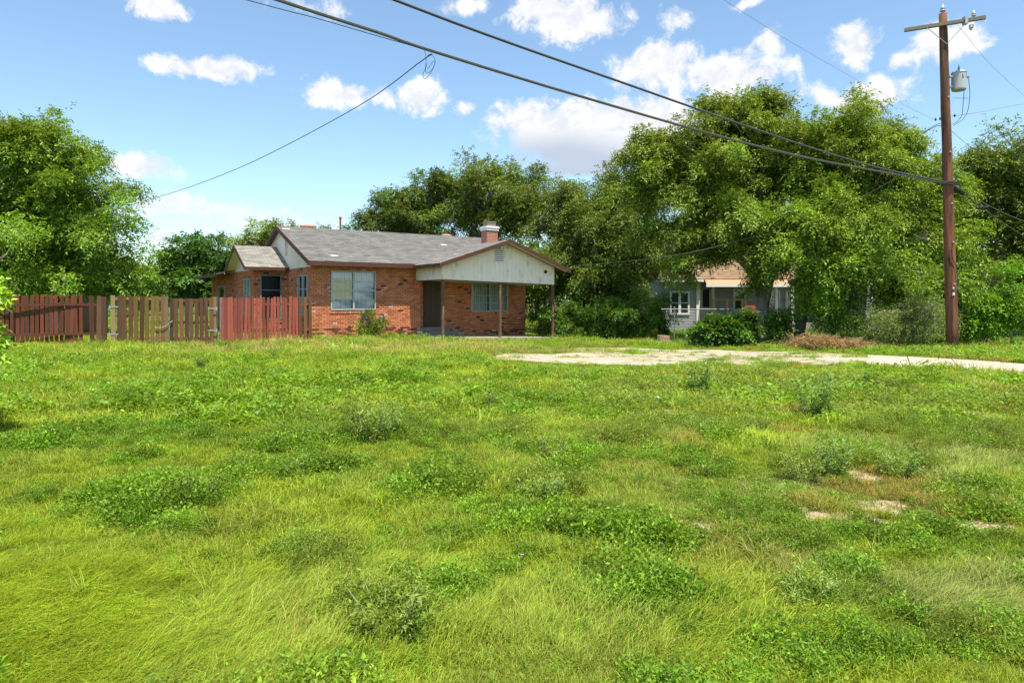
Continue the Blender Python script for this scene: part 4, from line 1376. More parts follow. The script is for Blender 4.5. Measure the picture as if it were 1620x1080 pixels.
L_ = at(170, 0, 33).x - yb.location.x
n = 15
for i in range(n):
    x = L_ * i / n; mb = MB(); g_ = random.uniform(.85, 1.1); mb.box(x, x + L_ / n * .93, -.01, .01, .55, 1.45 + random.uniform(-.03, .03), (.50 * g_, .44 * g_, .40 * g_) if i != 1 else (.08, .30, .62)); mb.build('board', M['plain'], yb)
mb = MB(); mb.box(0, L_, .012, .04, .7, .78, (.3, .27, .24)); mb.build('rail', M['plain'], yb)

# ------------------------------------------------------------------ trees
def mesh_from_arrays(name, co, faces_n, tint, mat, parent=None):
    """co: (n*4,3) quads"""
    me = bpy.data.meshes.new(name)
    nq = len(co) // 4
    me.vertices.add(len(co)); me.vertices.foreach_set('co', co.astype(np.float32).ravel())
    me.loops.add(nq * 4); me.loops.foreach_set('vertex_index', np.arange(nq * 4, dtype=np.int32))
    me.polygons.add(nq); me.polygons.foreach_set('loop_start', np.arange(0, nq * 4, 4, dtype=np.int32))
    me.polygons.foreach_set('loop_total', np.full(nq, 4, dtype=np.int32))
    a = me.attributes.new('tint', 'FLOAT_COLOR', 'POINT')
    c = np.ones((len(co), 4), np.float32); c[:, :3] = np.repeat(tint, 4, axis=0)
    a.data.foreach_set('color', c.ravel())
    me.materials.append(mat); me.update(calc_edges=True)
    o = bpy.data.objects.new(name, me); COL.objects.link(o)
    if parent: o.parent = parent
    return o


def unit(v): return v / np.maximum(np.linalg.norm(v, axis=-1, keepdims=True), 1e-9)


def leaves(rg, base, axis, nleaf, slen, lsize, ltint, asp=.42, fold=False):
    """base,axis: (n,3) sprays -> leaf quads"""
    n = len(base)
    t_ = (np.arange(nleaf) + .5) / nleaf
    t_ = np.repeat(t_[None], n, 0) + rg.normal(0, .03, (n, nleaf))
    sl = slen[:, None]
    p = base[:, None, :] + axis[:, None, :] * (t_ * sl)[..., None]
    p[..., 2] -= (t_ ** 2 * sl * .32)                                # sprays arch down
    side = unit(np.cross(axis, rg.normal(0, .35, (n, 3)) + np.array([0, 0, 1.0])))
    sg = np.where(np.arange(nleaf) % 2 == 0, 1, -1)[None, :, None]
    d = unit(side[:, None, :] * sg * .9 + axis[:, None, :] * .7 + rg.normal(0, .42, (n, nleaf, 3)))
    up_ = np.cross(axis, side); up_ = up_ * np.where(up_[:, 2:3] < 0, -1, 1) + np.array([0, 0, .7])
    nr = unit(np.cross(d, rg.normal(0, .38, (n, nleaf, 3)) + unit(up_)[:, None, :]))
    L = (lsize * rg.uniform(.65, 1.25, (n, nleaf)))[..., None]
    p = p + rg.normal(0, .02, p.shape)
    w = nr * L * asp * .5
    if fold:
        nn = unit(np.cross(d, w)); nn = nn * np.where(nn[..., 2:3] < 0, -1, 1)
        tipp = p + d * L - nn * L * .12
        rise = nn * L * asp * .16
        A1_, B1_ = p + d * L * .30 + w * 1.05 + rise, p + d * L * .68 + w * .72 + rise * .4
        A2_, B2_ = p + d * L * .30 - w * 1.05 + rise, p + d * L * .68 - w * .72 + rise * .4
        q = np.stack([np.stack([p, A1_, B1_, tipp], 2), np.stack([p, tipp, B2_, A2_], 2)], 2)
        tt = np.repeat(ltint[:, None, :], nleaf, 1) * rg.uniform(.7, 1.3, (n, nleaf, 1))
        tt = np.repeat(tt[:, :, None, :], 2, 2) * np.array([1.06, .94])[None, None, :, None]
        return q.reshape(-1, 3), tt.reshape(-1, 3)
    q = np.stack([p, p + d * L * .5 + w, p + d * L, p + d * L * .5 - w], 2)
    q[:, :, 2, 2] -= (L[..., 0] * .18)
    tt = np.repeat(ltint[:, None, :], nleaf, 1) * rg.uniform(.75, 1.25, (n, nleaf, 1))
    return q.reshape(-1, 3), tt.reshape(-1, 3)


def tree(name, label, cat, base, lobes, nclump, spc, seed, leaf=.11, col=(.070, .112, .018), trunk=None, nleaf=9, slen=.40, clump=.5, droop=.25, fill=.55, group=None, col_top=None, limbs=None, flat=.75, zmin=.15, asp=.42):
    """lobes: (x,y,z,rx,ry,rz) world; trunk: list of (x,y,z,r) world polylines"""
    rg = np.random.default_rng(seed)
    root = empty(name, base, 0, label, cat, group)
    B = np.array(base)
    lb = np.array(lobes, float)
    vol = (lb[:, 3] * lb[:, 4] * lb[:, 5]) ** .67
    # clump centres near the shells of the lobes
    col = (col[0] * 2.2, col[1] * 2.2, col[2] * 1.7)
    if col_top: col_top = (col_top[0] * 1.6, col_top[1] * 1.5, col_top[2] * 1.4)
    per = 6
    nb = max(int(nclump * .95 / per), 6)
    kb = rg.choice(len(lb), nb, p=vol / vol.sum())
    db = unit(rg.normal(0, 1, (nb, 3)) + np.array([0, 0, .18]))
    reach = rg.uniform(.72, 1.12, nb) * (1 + .5 * (fbm(db[:, 0] * 2.2 + kb * 3.1 + 9, db[:, 2] * 2.2 + db[:, 1] * 2 + 5, seed, 3) - .5))
    longb = rg.random(nb) < .14
    reach = np.where(longb, reach * rg.uniform(1.08, 1.30, nb), reach)
    c0_ = lb[kb, :3] + rg.normal(0, .18, (nb, 3)) * lb[kb, 3:]
    bend = unit(rg.normal(0, 1, (nb, 3)))
    kk = np.repeat(np.arange(nb), per)
    tt0 = np.tile(np.linspace(.36, 1.0, per), nb) + rg.normal(0, .04, nb * per)
    R_ = lb[kb, 3:][kk]
    cc = c0_[kk] + db[kk] * R_ * (reach[kk] * tt0)[:, None] + bend[kk] * R_ * (.22 * np.sin(tt0 * 2.6))[:, None]
    cc[:, 2] += (np.sin(np.clip(tt0, 0, 1) * 2.4) * .10 - tt0 ** 3 * droop * .35) * R_[:, 2]
    k = kb[kk]
    d = unit(db[kk] + bend[kk] * .25)
    tip = tt0
    ok = cc[:, 2] > zmin + .1
    cc, d, tip = cc[ok], d[ok], tip[ok]
    nc = len(cc)
    cr = clump * rg.uniform(.6, 1.2, nc) * (1.15 - .55 * tip)
    bt = rg.uniform(.66, 1.34, nb)[kk][ok]
    ct = (bt * rg.uniform(.85, 1.15, nc))[:, None] * np.array(col) * (1 + rg.normal(0, .07, (nc, 3)))
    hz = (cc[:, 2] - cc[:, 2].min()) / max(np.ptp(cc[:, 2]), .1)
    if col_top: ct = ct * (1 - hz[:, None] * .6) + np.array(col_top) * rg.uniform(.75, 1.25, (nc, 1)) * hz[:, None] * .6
    # sprays
    idx = np.repeat(np.arange(nc), max(int(spc * .72), 5))
    o3 = rg.normal(0, 1, (len(idx), 3)) * np.array([.52, .52, .52 * flat])
    sp = cc[idx] + o3 * cr[idx][:, None]
    ax = unit(unit(o3 + 1e-6) * .8 + d[idx] * .8 + rg.normal(0, .35, (len(idx), 3)) + np.array([0, 0, -droop]))
    sp[:, 2] = np.maximum(sp[:, 2], zmin)
    sl = slen * rg.uniform(.6, 1.4, len(idx))
    tint = np.clip(ct[idx] * rg.uniform(.85, 1.15, (len(idx), 1)), .004, .6)
    q, tt = leaves(rg, sp - B, ax, nleaf, sl, leaf, tint, asp)
    crown = mesh_from_arrays('crown', q, None, tt, M['leaf'], root)
    # trunk, limbs and twigs
    mb = MB(); rs = random.Random(seed)
    tips = []
    if trunk:
        for line in trunk:
            pts = [Vector(p[:3]) - Vector(base) for p in line]
            mb.tube(arc(pts, 4), np.interp(np.linspace(0, len(pts) - 1, (len(pts) - 1) * 4 + 1), range(len(pts)), [p[3] for p in line]), 10, wob=.06)
            tips.append((Vector(line[-1][:3]) - Vector(base), line[-1][3]))
            if len(line) > 2: tips.append((Vector(line[-2][:3]) - Vector(base), line[-2][3] * .8))
        for i in range(len(lb)):
            c = Vector(lb[i, :3]) - Vector(base)
            tp, r0 = min(tips, key=lambda q_: (q_[0] - c).length)
            mid = tp.lerp(c, .5) + Vector((rs.uniform(-.3, .3), rs.uniform(-.3, .3), rs.uniform(0, .4)))
            mb.tube(arc([tp, mid, c], 4), np.linspace(r0 * .75, r0 * .3, 9), 7, wob=.06)
            # branches to a share of the clumps
            mine = [j for j in np.where(k[ok] == i)[0]]
            rs.shuffle(mine)
            for j in mine[:int((limbs or 16) * 1.8)]:
                e_ = Vector(cc[j]) - Vector(base)
                st = mid.lerp(c, rs.uniform(0, 1))
                m2 = st.lerp(e_, .55) + Vector((rs.uniform(-.2, .2), rs.uniform(-.2, .2), rs.uniform(0, .3)))
                mb.tube([st, m2, e_], [r0 * .2 + .014, r0 * .1 + .012, .009], 5)
        mb.build('trunk', M['bark'], root)
    return root


def TR(px, py, Y, r): p = at(px, py, Y); return (p.x, p.y, p.z, r)


def LB(px, py, Y, wpx, hpx, depth=None):
    p = at(px, py, Y); rx = wpx * Y / F; rz = hpx * Y / F
    return (p.x, p.y, p.z, rx, depth or rx * .9, rz)


G = lambda px, Y: (at(px, 0, Y).x, Y, float(gz(at(px, 0, Y).x, Y)))

# the big tree on the left
tree('shade_tree', 'large full tree rising behind the dark red picket fence', 'tree', G(40, 28), [LB(-20, 345, 28, 140, 130), LB(70, 300, 28.5, 105, 82), LB(45, 235, 28, 80, 42), LB(-90, 255, 29, 100, 70),
     LB(150, 370, 28, 82, 75), LB(120, 300, 28.5, 70, 60), LB(40, 400, 27.5, 130, 60), LB(-120, 400, 28, 120, 80), LB(175, 420, 28.5, 50, 40), LB(20, 448, 27.5, 90, 24), LB(110, 448, 27.8, 70, 24), LB(-60, 450, 27.5, 80, 26), LB(185, 450, 28.2, 40, 18)],
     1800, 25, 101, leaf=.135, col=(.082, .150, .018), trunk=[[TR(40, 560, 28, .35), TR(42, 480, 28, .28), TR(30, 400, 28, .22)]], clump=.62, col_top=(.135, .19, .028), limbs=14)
# low sunlit shrub at the left edge, close to the camera
tree('young_tree', 'bright green sapling at the very left edge near the camera', 'tree', G(-95, 7.4), [LB(-95, 425, 7.4, 75, 55, .4), LB(-85, 560, 7.3, 66, 48, .35), LB(-130, 480, 7.5, 70, 110, .5), LB(-34, 430, 7.4, 34, 30, .2), LB(-36, 550, 7.3, 20, 34, .2)],
     130, 13, 102, leaf=.085, col=(.17, .27, .028), trunk=[[TR(-80, 700, 7.4, .035), TR(-75, 560, 7.4, .03), TR(-68, 420, 7.4, .02)]], clump=.12, slen=.20, nleaf=8, limbs=10, zmin=.3, asp=.5)
tree('shade_tree', 'rounded dark green tree beyond the left end of the brick house', 'tree', G(315, 44), [LB(315, 425, 44, 52, 38), LB(345, 405, 44, 30, 24), LB(285, 430, 44, 30, 28), LB(310, 450, 43, 56, 26)], 330, 22, 103, leaf=.22, col=(.040, .085, .020), trunk=[[TR(320, 500, 44, .3), TR(318, 440, 44, .2)]], clump=.65, slen=.55, flat=.5)
tree('shade_tree', 'airy olive green tree just above the small left gable', 'tree', G(410, 42), [LB(415, 385, 42, 42, 32), LB(440, 372, 42, 26, 22), LB(385, 400, 42, 22, 20)], 150, 16, 104, leaf=.15, col=(.10, .135, .03), trunk=[[TR(412, 500, 42, .22), TR(414, 410, 42, .14)]], clump=.5, limbs=20)
tree('shade_tree', 'small tree top peeping over the ridge beside the rusty vent pipe', 'tree', G(518, 50), [LB(518, 368, 50, 20, 14), LB(515, 400, 50, 26, 24)], 60, 16, 105, leaf=.17, col=(.08, .12, .03), trunk=[[TR(518, 480, 50, .2), TR(518, 400, 50, .12)]], clump=.5)
tree('shade_tree', 'sparse tree behind the roof left of the biggest one above the ridge', 'tree', G(640, 42), [LB(630, 342, 42, 58, 38), LB(665, 322, 42, 44, 26), LB(600, 355, 42, 36, 20), LB(680, 365, 42, 50, 44), LB(640, 375, 42, 50, 34), LB(690, 300, 42, 30, 24)], 560, 20, 106, leaf=.15, col=(.060, .092, .020), trunk=[[TR(640, 500, 42, .28), TR(642, 380, 42, .18)]], clump=.52, limbs=22)
tree('shade_tree', 'wide spreading tree behind the white banded chimney', 'tree', G(775, 43), [LB(770, 320, 43, 92, 55), LB(725, 320, 43, 50, 40), LB(820, 305, 43, 55, 42), LB(780, 285, 43, 50, 26), LB(760, 385, 43, 85, 45), LB(840, 350, 42, 50, 50)],
     750, 22, 107, leaf=.15, col=(.074, .108, .022), trunk=[[TR(780, 520, 43, .35), TR(778, 400, 43, .25), TR(770, 350, 43, .18)]], clump=.58, limbs=20)
tree('shade_tree', 'vine covered dark tree right of the white porch gable', 'tree', G(950, 35), [LB(920, 380, 36, 70, 75), LB(990, 360, 35, 75, 85), LB(895, 420, 36, 50, 60), LB(992, 440, 34, 52, 66), LB(935, 320, 37, 55, 40), LB(1010, 290, 35, 62, 40), LB(950, 460, 34.5, 70, 45), LB(870, 345, 38, 42, 38)],
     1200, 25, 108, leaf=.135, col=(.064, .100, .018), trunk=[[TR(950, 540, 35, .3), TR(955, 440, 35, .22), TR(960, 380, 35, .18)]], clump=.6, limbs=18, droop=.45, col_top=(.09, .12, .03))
# the tall feathery tree with the leaning limb
tree('shade_tree', 'tallest feathery tree with thick forked trunk in front of the grey house', 'tree', G(1208, 27.5), [LB(1120, 270, 29, 100, 85), LB(1170, 205, 29, 62, 48), LB(1050, 300, 29.5, 68, 72), LB(1090, 372, 29, 70, 34), LB(1200, 290, 29, 60, 80), LB(1040, 235, 29.5, 44, 36),
     LB(1210, 165, 29, 26, 22), LB(1140, 172, 29, 30, 24), LB(1150, 345, 27.5, 66, 50), LB(1205, 388, 26.8, 46, 40), LB(1095, 412, 28, 52, 24), LB(1215, 425, 26.6, 26, 28), LB(1060, 440, 28.5, 26, 30)],
     1500, 25, 109, leaf=.125, col=(.078, .125, .018), trunk=[[TR(1210, 545, 27.5, .27), TR(1207, 500, 27.5, .22), TR(1203, 460, 27.5, .19), TR(1180, 420, 27.8, .15), TR(1140, 385, 28.2, .11)], [TR(1210, 480, 27.5, .18), TR(1220, 420, 27.5, .14), TR(1205, 340, 28.5, .14)]],
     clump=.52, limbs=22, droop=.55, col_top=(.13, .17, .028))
tree('shade_tree', 'dense bright tree with dark leaning trunk behind the brush pile', 'tree', G(1262, 26.4), [LB(1350, 250, 27.5, 90, 72), LB(1290, 240, 27.5, 66, 62), LB(1400, 300, 27, 95, 70), LB(1400, 225, 27.5, 42, 40), LB(1330, 350, 26, 90, 70), LB(1430, 390, 25.5, 85, 70), LB(1360, 430, 25, 72, 48), LB(1280, 375, 25.4, 50, 56), LB(1315, 450, 25.2, 40, 38), LB(1350, 490, 25, 34, 26), LB(1300, 490, 25.4, 34, 24),
     LB(1450, 460, 24.8, 65, 42), LB(1465, 320, 26.5, 50, 60)],
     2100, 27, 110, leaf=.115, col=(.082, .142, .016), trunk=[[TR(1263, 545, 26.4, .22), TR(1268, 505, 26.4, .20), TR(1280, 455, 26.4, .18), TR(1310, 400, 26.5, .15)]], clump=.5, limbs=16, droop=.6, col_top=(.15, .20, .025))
tree('shade_tree', 'tall dark tree standing beyond the utility pole at the right edge', 'tree', G(1590, 33), [LB(1590, 300, 33, 72, 62), LB(1545, 330, 33, 50, 55), LB(1650, 290, 33, 90, 75), LB(1570, 250, 33, 38, 26), LB(1610, 390, 33, 90, 70), LB(1530, 275, 34, 22, 18), LB(1700, 420, 33, 100, 90)],
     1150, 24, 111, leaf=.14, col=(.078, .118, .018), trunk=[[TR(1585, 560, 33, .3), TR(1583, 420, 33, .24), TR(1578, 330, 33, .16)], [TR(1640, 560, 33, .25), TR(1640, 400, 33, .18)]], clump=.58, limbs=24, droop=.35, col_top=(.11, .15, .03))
# shrubs and hedges
tree('shrub', 'bright bushy shrub on the grass just right of the utility pole', 'shrub', G(1560, 25), [LB(1560, 485, 25, 48, 48), LB(1535, 510, 25, 30, 28), LB(1590, 505, 25, 36, 34), LB(1565, 450, 25, 30, 26)], 280, 20, 121, leaf=.105, col=(.085, .165, .016), trunk=[[TR(1560, 545, 25, .05), TR(1560, 490, 25, .04)]], clump=.38, droop=-.2, slen=.36)
tree('hedge', 'rounded clipped looking hedge behind the right porch post', 'hedge', G(905, 30.5), [LB(872, 510, 30.5, 36, 20, 1), LB(925, 505, 30.5, 50, 26, 1), LB(985, 505, 30, 50, 30, 1), LB(1020, 500, 30, 40, 34, 1)], 420, 20, 122, leaf=.10, col=(.05, .095, .014), clump=.3, slen=.25, fill=.8, zmin=-.15)
tree('bush', 'dark leafy vine bush growing over the chain link fence', 'bush', G(1145, 25), [LB(1140, 525, 25, 36, 18, .5), LB(1115, 528, 25, 18, 13, .4), LB(1172, 520, 25, 26, 22, .5)], 190, 18, 123, leaf=.14, col=(.040, .085, .014), clump=.28, slen=.3, fill=.7, zmin=-.15, asp=.6)
tree('bush', 'small dark bush between the two tree trunks', 'bush', G(1235, 25.5), [LB(1236, 520, 25.5, 14, 22, .4)], 50, 16, 124, leaf=.12, col=(.042, .08, .014), clump=.28, slen=.3, zmin=-.15, asp=.55)
tree('shrub', 'thin greyish green shrub in front of the brush at the pole', 'shrub', G(1445, 22.8), [LB(1430, 515, 22.8, 48, 30, .8), LB(1465, 505, 22.8, 40, 36, .8), LB(1405, 525, 23, 30, 20, .6)], 260, 13, 125, leaf=.07, col=(.085, .12, .045), trunk=[[TR(1425, 545, 22.8, .03), TR(1428, 510, 22.8, .02)], [TR(1440, 547, 22.8, .03), TR(1455, 505, 22.8, .02)]], clump=.3, slen=.35, droop=-.1, zmin=-.1, asp=.3)
tree('shrub', 'leafy shrub growing against the brick wall under the curtained window', 'shrub', G(585, 26.3), [LB(584, 520, 26.3, 14, 15, .3), LB(581, 506, 26.3, 6, 11, .2), LB(600, 520, 26.2, 7, 11, .2), LB(570, 528, 26.2, 6, 8, .2), LB(604, 512, 26.2, 4, 8, .15)], 110, 11, 126, leaf=.07, col=(.095, .125, .018), trunk=[[TR(585, 545, 26.3, .03), TR(584, 515, 26.3, .02)]], clump=.16, slen=.2, droop=-.3, zmin=-.02)
# tree belt farther off
FAR = [(215, 62, 440, 34, 24), (262, 70, 452, 40, 16), (150, 60, 430, 60, 36), (20, 58, 430, 90, 45), (-130, 60, 420, 110, 60), (480, 75, 430, 60, 34), (600, 66, 420, 70, 40), (720, 62, 420, 80, 46), (850, 60, 425, 80, 60),
       (1000, 58, 400, 90, 70), (1150, 60, 400, 90, 75), (1300, 60, 410, 90, 70), (1440, 60, 400, 90, 80), (1560, 58, 410, 80, 70), (1700, 58, 400, 100, 80)]
FLAB = ['pale green distant tree low on the skyline behind the gate', 'yellowish low distant tree between the gate and the house', 'distant tree behind the wooden gate under the big left crown', 'distant tree filling behind the dark red pickets', 'distant tree at far left edge',
        'distant tree behind the brick house ridge near the vent pipe', 'distant tree behind the sparse tree over the roof', 'distant tree behind the wide tree over the chimney', 'distant tree seen behind the porch hedge',
        'distant tree behind the vine covered tree', 'distant tree behind the grey house', 'distant tree behind the leaning trunk', 'distant tree left of the utility pole', 'distant tree right of the utility pole', 'distant tree at the right edge']
for i, (px, Y, py, w, h) in enumerate(FAR):
    tree('far_tree', FLAB[i], 'tree', G(px, Y), [LB(px, py, Y, w, h), LB(px + w * .4, py + h * .4, Y, w * .7, h * .6), LB(px - w * .4, py + h * .5, Y, w * .6, h * .6)], 200 + w * 2, 12, 140 + i,
         leaf=.34, col=(.10, .15, .035) if i < 3 else (.06, .095, .02), clump=1.0, slen=.9, nleaf=7, trunk=[[TR(px, 520, Y, .25), TR(px, py, Y, .15)]], limbs=6, group='distant trees closing the skyline')

# ------------------------------------------------------------------ brush pile of dead branches
def brush():
    rg = np.random.default_rng(77)
    root = empty('brush_pile', G(1335, 22.6), 0, 'heap of dead brown branches on the ground left of the pole', 'brush pile')
    B = Vector(root.location); mb = MB()
    lbs = [(1300, 543, 62, 9), (1345, 546, 60, 7), (1400, 550, 45, 4), (1290, 537, 32, 7)]
    for i in range(900):
        px, py, wx, hy = lbs[int(rg.choice(4, p=[.42, .28, .12, .18]))]
        c = at(px + rg.normal(0, wx * .45), py + rg.normal(0, hy * .4), 22.6 + rg.normal(0, .45)); c.z = max(c.z, -.12)
        a = rg.uniform(0, 6.28); L = rg.uniform(.25, .9)
        d = Vector((math.cos(a), math.sin(a) * .7, rg.normal(0, .25))) * L
        g_ = rg.uniform(.6, 1.3); col = (.27 * g_, .18 * g_, .09 * g_)
        p0, p1 = c - d / 2 - B, c + d / 2 - B
        mb.tube([p0, p0.lerp(p1, .5) + Vector((0, 0, rg.uniform(-.05, .08))), p1], [.009, .007, .003], 3, col, cap=False)
    o = mb.build('twigs', M['twig'], root); o['kind'] = 'stuff'
    n = 1500
    cs = []
    for i in range(n):
        px, py, wx, hy = lbs[int(rg.choice(4, p=[.42, .28, .12, .18]))]
        c = at(px + rg.normal(0, wx * .48), py + rg.normal(0, hy * .45) + 1, 22.5 + rg.normal(0, .45)); c.z = max(c.z, -.12); cs.append(c - B)
    cs = np.array(cs); ax = unit(rg.normal(0, 1, (n, 3)) * np.array([1, 1, .4]))
    g_ = rg.uniform(.55, 1.3, (n, 1))
    q, tt = leaves(rg, cs, ax, 7, rg.uniform(.12, .35, n), .06, np.array([[.36, .23, .085]]) * g_)
    o = mesh_from_arrays('dead_leaves', q, None, tt, M['leaf'], root); o['kind'] = 'stuff'


brush()

# ------------------------------------------------------------------ grass and weeds: tufts scattered over the lot
def proto(name, quads, tint):
    me_o = mesh_from_arrays(name, quads, None, tint, M['grass'])
    COL.objects.unlink(me_o)
    return me_o


def blades(rg, n, R, L0, L1, w, lean, segs=3, az0=None, azs=6.28, col=(1, 1, 1), tipw=.12, dark=.45):
    a = rg.uniform(0, 6.28, n); r = R * np.sqrt(rg.random(n))
    root = np.stack([r * np.cos(a), r * np.sin(a), np.full(n, -.01)], -1)
    az_ = (rg.uniform(0, 6.28, n) if az0 is None else az0 + rg.normal(0, azs, n))
    L = rg.uniform(L0, L1, n); ln = np.clip(rg.normal(lean, lean * .35, n), .05, 1.15)
    d = np.stack([np.cos(az_), np.sin(az_), np.zeros(n)], -1)
    s = np.stack([-np.sin(az_ + rg.normal(0, .5, n)), np.cos(az_), np.zeros(n)], -1)
    ts = np.linspace(0, 1, segs + 1)
    P = []
    for t_ in ts:
        h = np.sin(t_ * (1.0 + .45 * ln)) / (1.0 + .3 * ln)
        P.append(root + d * (L * ln * t_ ** 1.7)[:, None] + np.array([0, 0, 1.0]) * (L * h * (1 - .35 * ln * t_))[:, None])
    W = [w * (1 - (1 - tipw) * t_ ** 1.5) for t_ in ts]
    qs, tt = [], []
    g_ = rg.uniform(.4, 1.5, (n, 1)) * np.array(col) * (1 + rg.normal(0, .08, (n, 3)))
    dry = rg.random(n) < .09
    g_[dry] = g_[dry] * np.array([1.5, 1.1, 2.0])
    for k in range(segs):
        qs.append(np.stack([P[k] - s * W[k] / 2, P[k] + s * W[k] / 2, P[k + 1] + s * W[k + 1] / 2, P[k + 1] - s * W[k + 1] / 2], 1))
        tt.append(g_ * (dark + (1 - dark) * (k + 1) / segs))  # blade colour darkens towards the root, shade put into the tint
    return np.concatenate(qs).reshape(-1, 3), np.concatenate(tt)


def broad(rg, n_st, R, H, leaf, nl, col=(1, 1, 1), asp=.55, upright=.6):
    a = rg.uniform(0, 6.28, n_st); r = R * np.sqrt(rg.random(n_st))
    base = np.stack([r * np.cos(a), r * np.sin(a), np.zeros(n_st)], -1)
    ax = unit(rg.normal(0, 1, (n_st, 3)) * np.array([1, 1, .2]) * (1 - upright) + np.array([0, 0, upright + .1]))
    sl = H * rg.uniform(.5, 1.15, n_st)
    return leaves(rg, base, ax, nl, sl, leaf, np.array([col]) * rg.uniform(.75, 1.25, (n_st, 1)), asp, fold=leaf < .04)


def mound(rg, n_st, R, H, leaf, nl, asp):
    a = rg.uniform(0, 6.28, n_st); r = R * np.sqrt(rg.random(n_st))
    base = np.stack([r * .35 * np.cos(a), r * .35 * np.sin(a), np.zeros(n_st)], -1)
    ax = unit(np.stack([np.cos(a) * r / R * .9, np.sin(a) * r / R * .9, np.full(n_st, .75)], -1) + rg.normal(0, .15, (n_st, 3)))
    sl = H * rg.uniform(.6, 1.15, n_st) * (1.15 - .3 * r / R)
    return leaves(rg, base, ax, nl, sl, leaf, np.array([(1, 1, 1)]) * rg.uniform(.7, 1.3, (n_st, 1)), asp, fold=leaf < .04)


rg = np.random.default_rng(5)
PROT = []          # order matters: index = kind
for i in range(3): PROT.append(proto('tuft', *blades(rg, 56, .10, .05, .14, .0042, .6)))                      # 0-2 fine short grass
for i in range(3): PROT.append(proto('tuft', *blades(rg, 56, .12, .09, .20, .0036, .8, az0=0, azs=.5, segs=4)))   # 3-5 combed long grass
for i in range(3): PROT.append(proto('tuft', *broad(rg, 34, .12, .10, .021, 10)))                               # 6-8 broadleaf mat
for i in range(3): PROT.append(proto('tuft', *broad(rg, 20, .09, .24, .030, 18, asp=.28, upright=.8)))          # 9-11 ragweed
for i in range(2): PROT.append(proto('tuft', *blades(rg, 30, .06, .13, .27, .0062, .75, segs=4)))                # 12-13 coarse tuft
for i in range(3): PROT.append(proto('tuft', *blades(rg, 44, .22, .08, .20, .011, .6)))                         # 14-16 far grass
for i in range(2): PROT.append(proto('tuft', *broad(rg, 32, .22, .15, .05, 9)))                                # 17-18 far broadleaf
for i in range(2): PROT.append(proto('tuft', *broad(rg, 16, .16, .34, .065, 14, asp=.3, upright=.8)))           # 19-20 far ragweed
for i in range(2): PROT.append(proto('tuft', *blades(rg, 36, .2, .20, .36, .008, .35)))                         # 21-22 far seedy tall grass
for i in range(3): PROT.append(proto('tuft', *mound(rg, 42, .16, .18, .021, 14, .5)))                          # 23-25 leafy mound
for i in range(3): PROT.append(proto('tuft', *mound(rg, 30, .28, .30, .048, 10, .45)))                           # 26-28 far leafy mound
for i in range(3): PROT.append(proto('tuft', *blades(rg, 60, .12, .03, .08, .0045, .8)))                        # 29-31 short matted grass
pc = bpy.data.collections.new('tufts')
names = []
for i, o in enumerate(PROT):
    o.name = 'tuft_%02d' % i
    pc.objects.link(o)

ng = bpy.data.node_groups.new('scatter', 'GeometryNodeTree')
ng.interface.new_socket('Geometry', in_out='INPUT', socket_type='NodeSocketGeometry')
ng.interface.new_socket('Geometry', in_out='OUTPUT', socket_type='NodeSocketGeometry')
gi = ng.nodes.new('NodeGroupInput'); go_ = ng.nodes.new('NodeGroupOutput')
ci = ng.nodes.new('GeometryNodeCollectionInfo'); ci.inputs['Collection'].default_value = pc
ci.inputs['Separate Children'].default_value = True; ci.inputs['Reset Children'].default_value = True
ip = ng.nodes.new('GeometryNodeInstanceOnPoints'); ip.inputs['Pick Instance'].default_value = True


def named(nm, typ):
    nd = ng.nodes.new('GeometryNodeInputNamedAttribute'); nd.data_type = typ; nd.inputs[0].default_value = nm
    return [o for o in nd.outputs if o.enabled][0]


ng.links.new(gi.outputs[0], ip.inputs['Points']); ng.links.new(ci.outputs[0], ip.inputs['Instance'])
ng.links.new(named('idx', 'INT'), ip.inputs['Instance Index'])
e2r = ng.nodes.new('FunctionNodeEulerToRotation'); ng.links.new(named('rot', 'FLOAT_VECTOR'), e2r.inputs[0]); ng.links.new(e2r.outputs[0], ip.inputs['Rotation'])
ng.links.new(named('scl', 'FLOAT_VECTOR'), ip.inputs['Scale'])
ng.links.new(ip.outputs[0], go_.inputs[0])


def scatter(name, label, x, y, idx, rz, scl, col, tilt=.12):
    n = len(x)
    me = bpy.data.meshes.new(name)
    z = gz(x, y)
    me.vertices.add(n); me.vertices.foreach_set('co', np.stack([x, y, z], -1).astype(np.float32).ravel())
    a = me.attributes.new('idx', 'INT', 'POINT'); a.data.foreach_set('value', idx.astype(np.int32))
    a = me.attributes.new('rot', 'FLOAT_VECTOR', 'POINT'); a.data.foreach_set('vector', np.stack([RNG.normal(0, tilt, n), RNG.normal(0, tilt, n), rz], -1).astype(np.float32).ravel())
    a = me.attributes.new('scl', 'FLOAT_VECTOR', 'POINT'); a.data.foreach_set('vector', scl.astype(np.float32).ravel())
    c = np.ones((n, 4), np.float32); c[:, :3] = col
    a = me.attributes.new('itint', 'FLOAT_COLOR', 'POINT'); a.data.foreach_set('color', c.ravel())
    o = bpy.data.objects.new(name, me); COL.objects.link(o)
    md = o.modifiers.new('scatter', 'NODES'); md.node_group = ng
    tag(o, label, None, None, 'stuff')
    return o


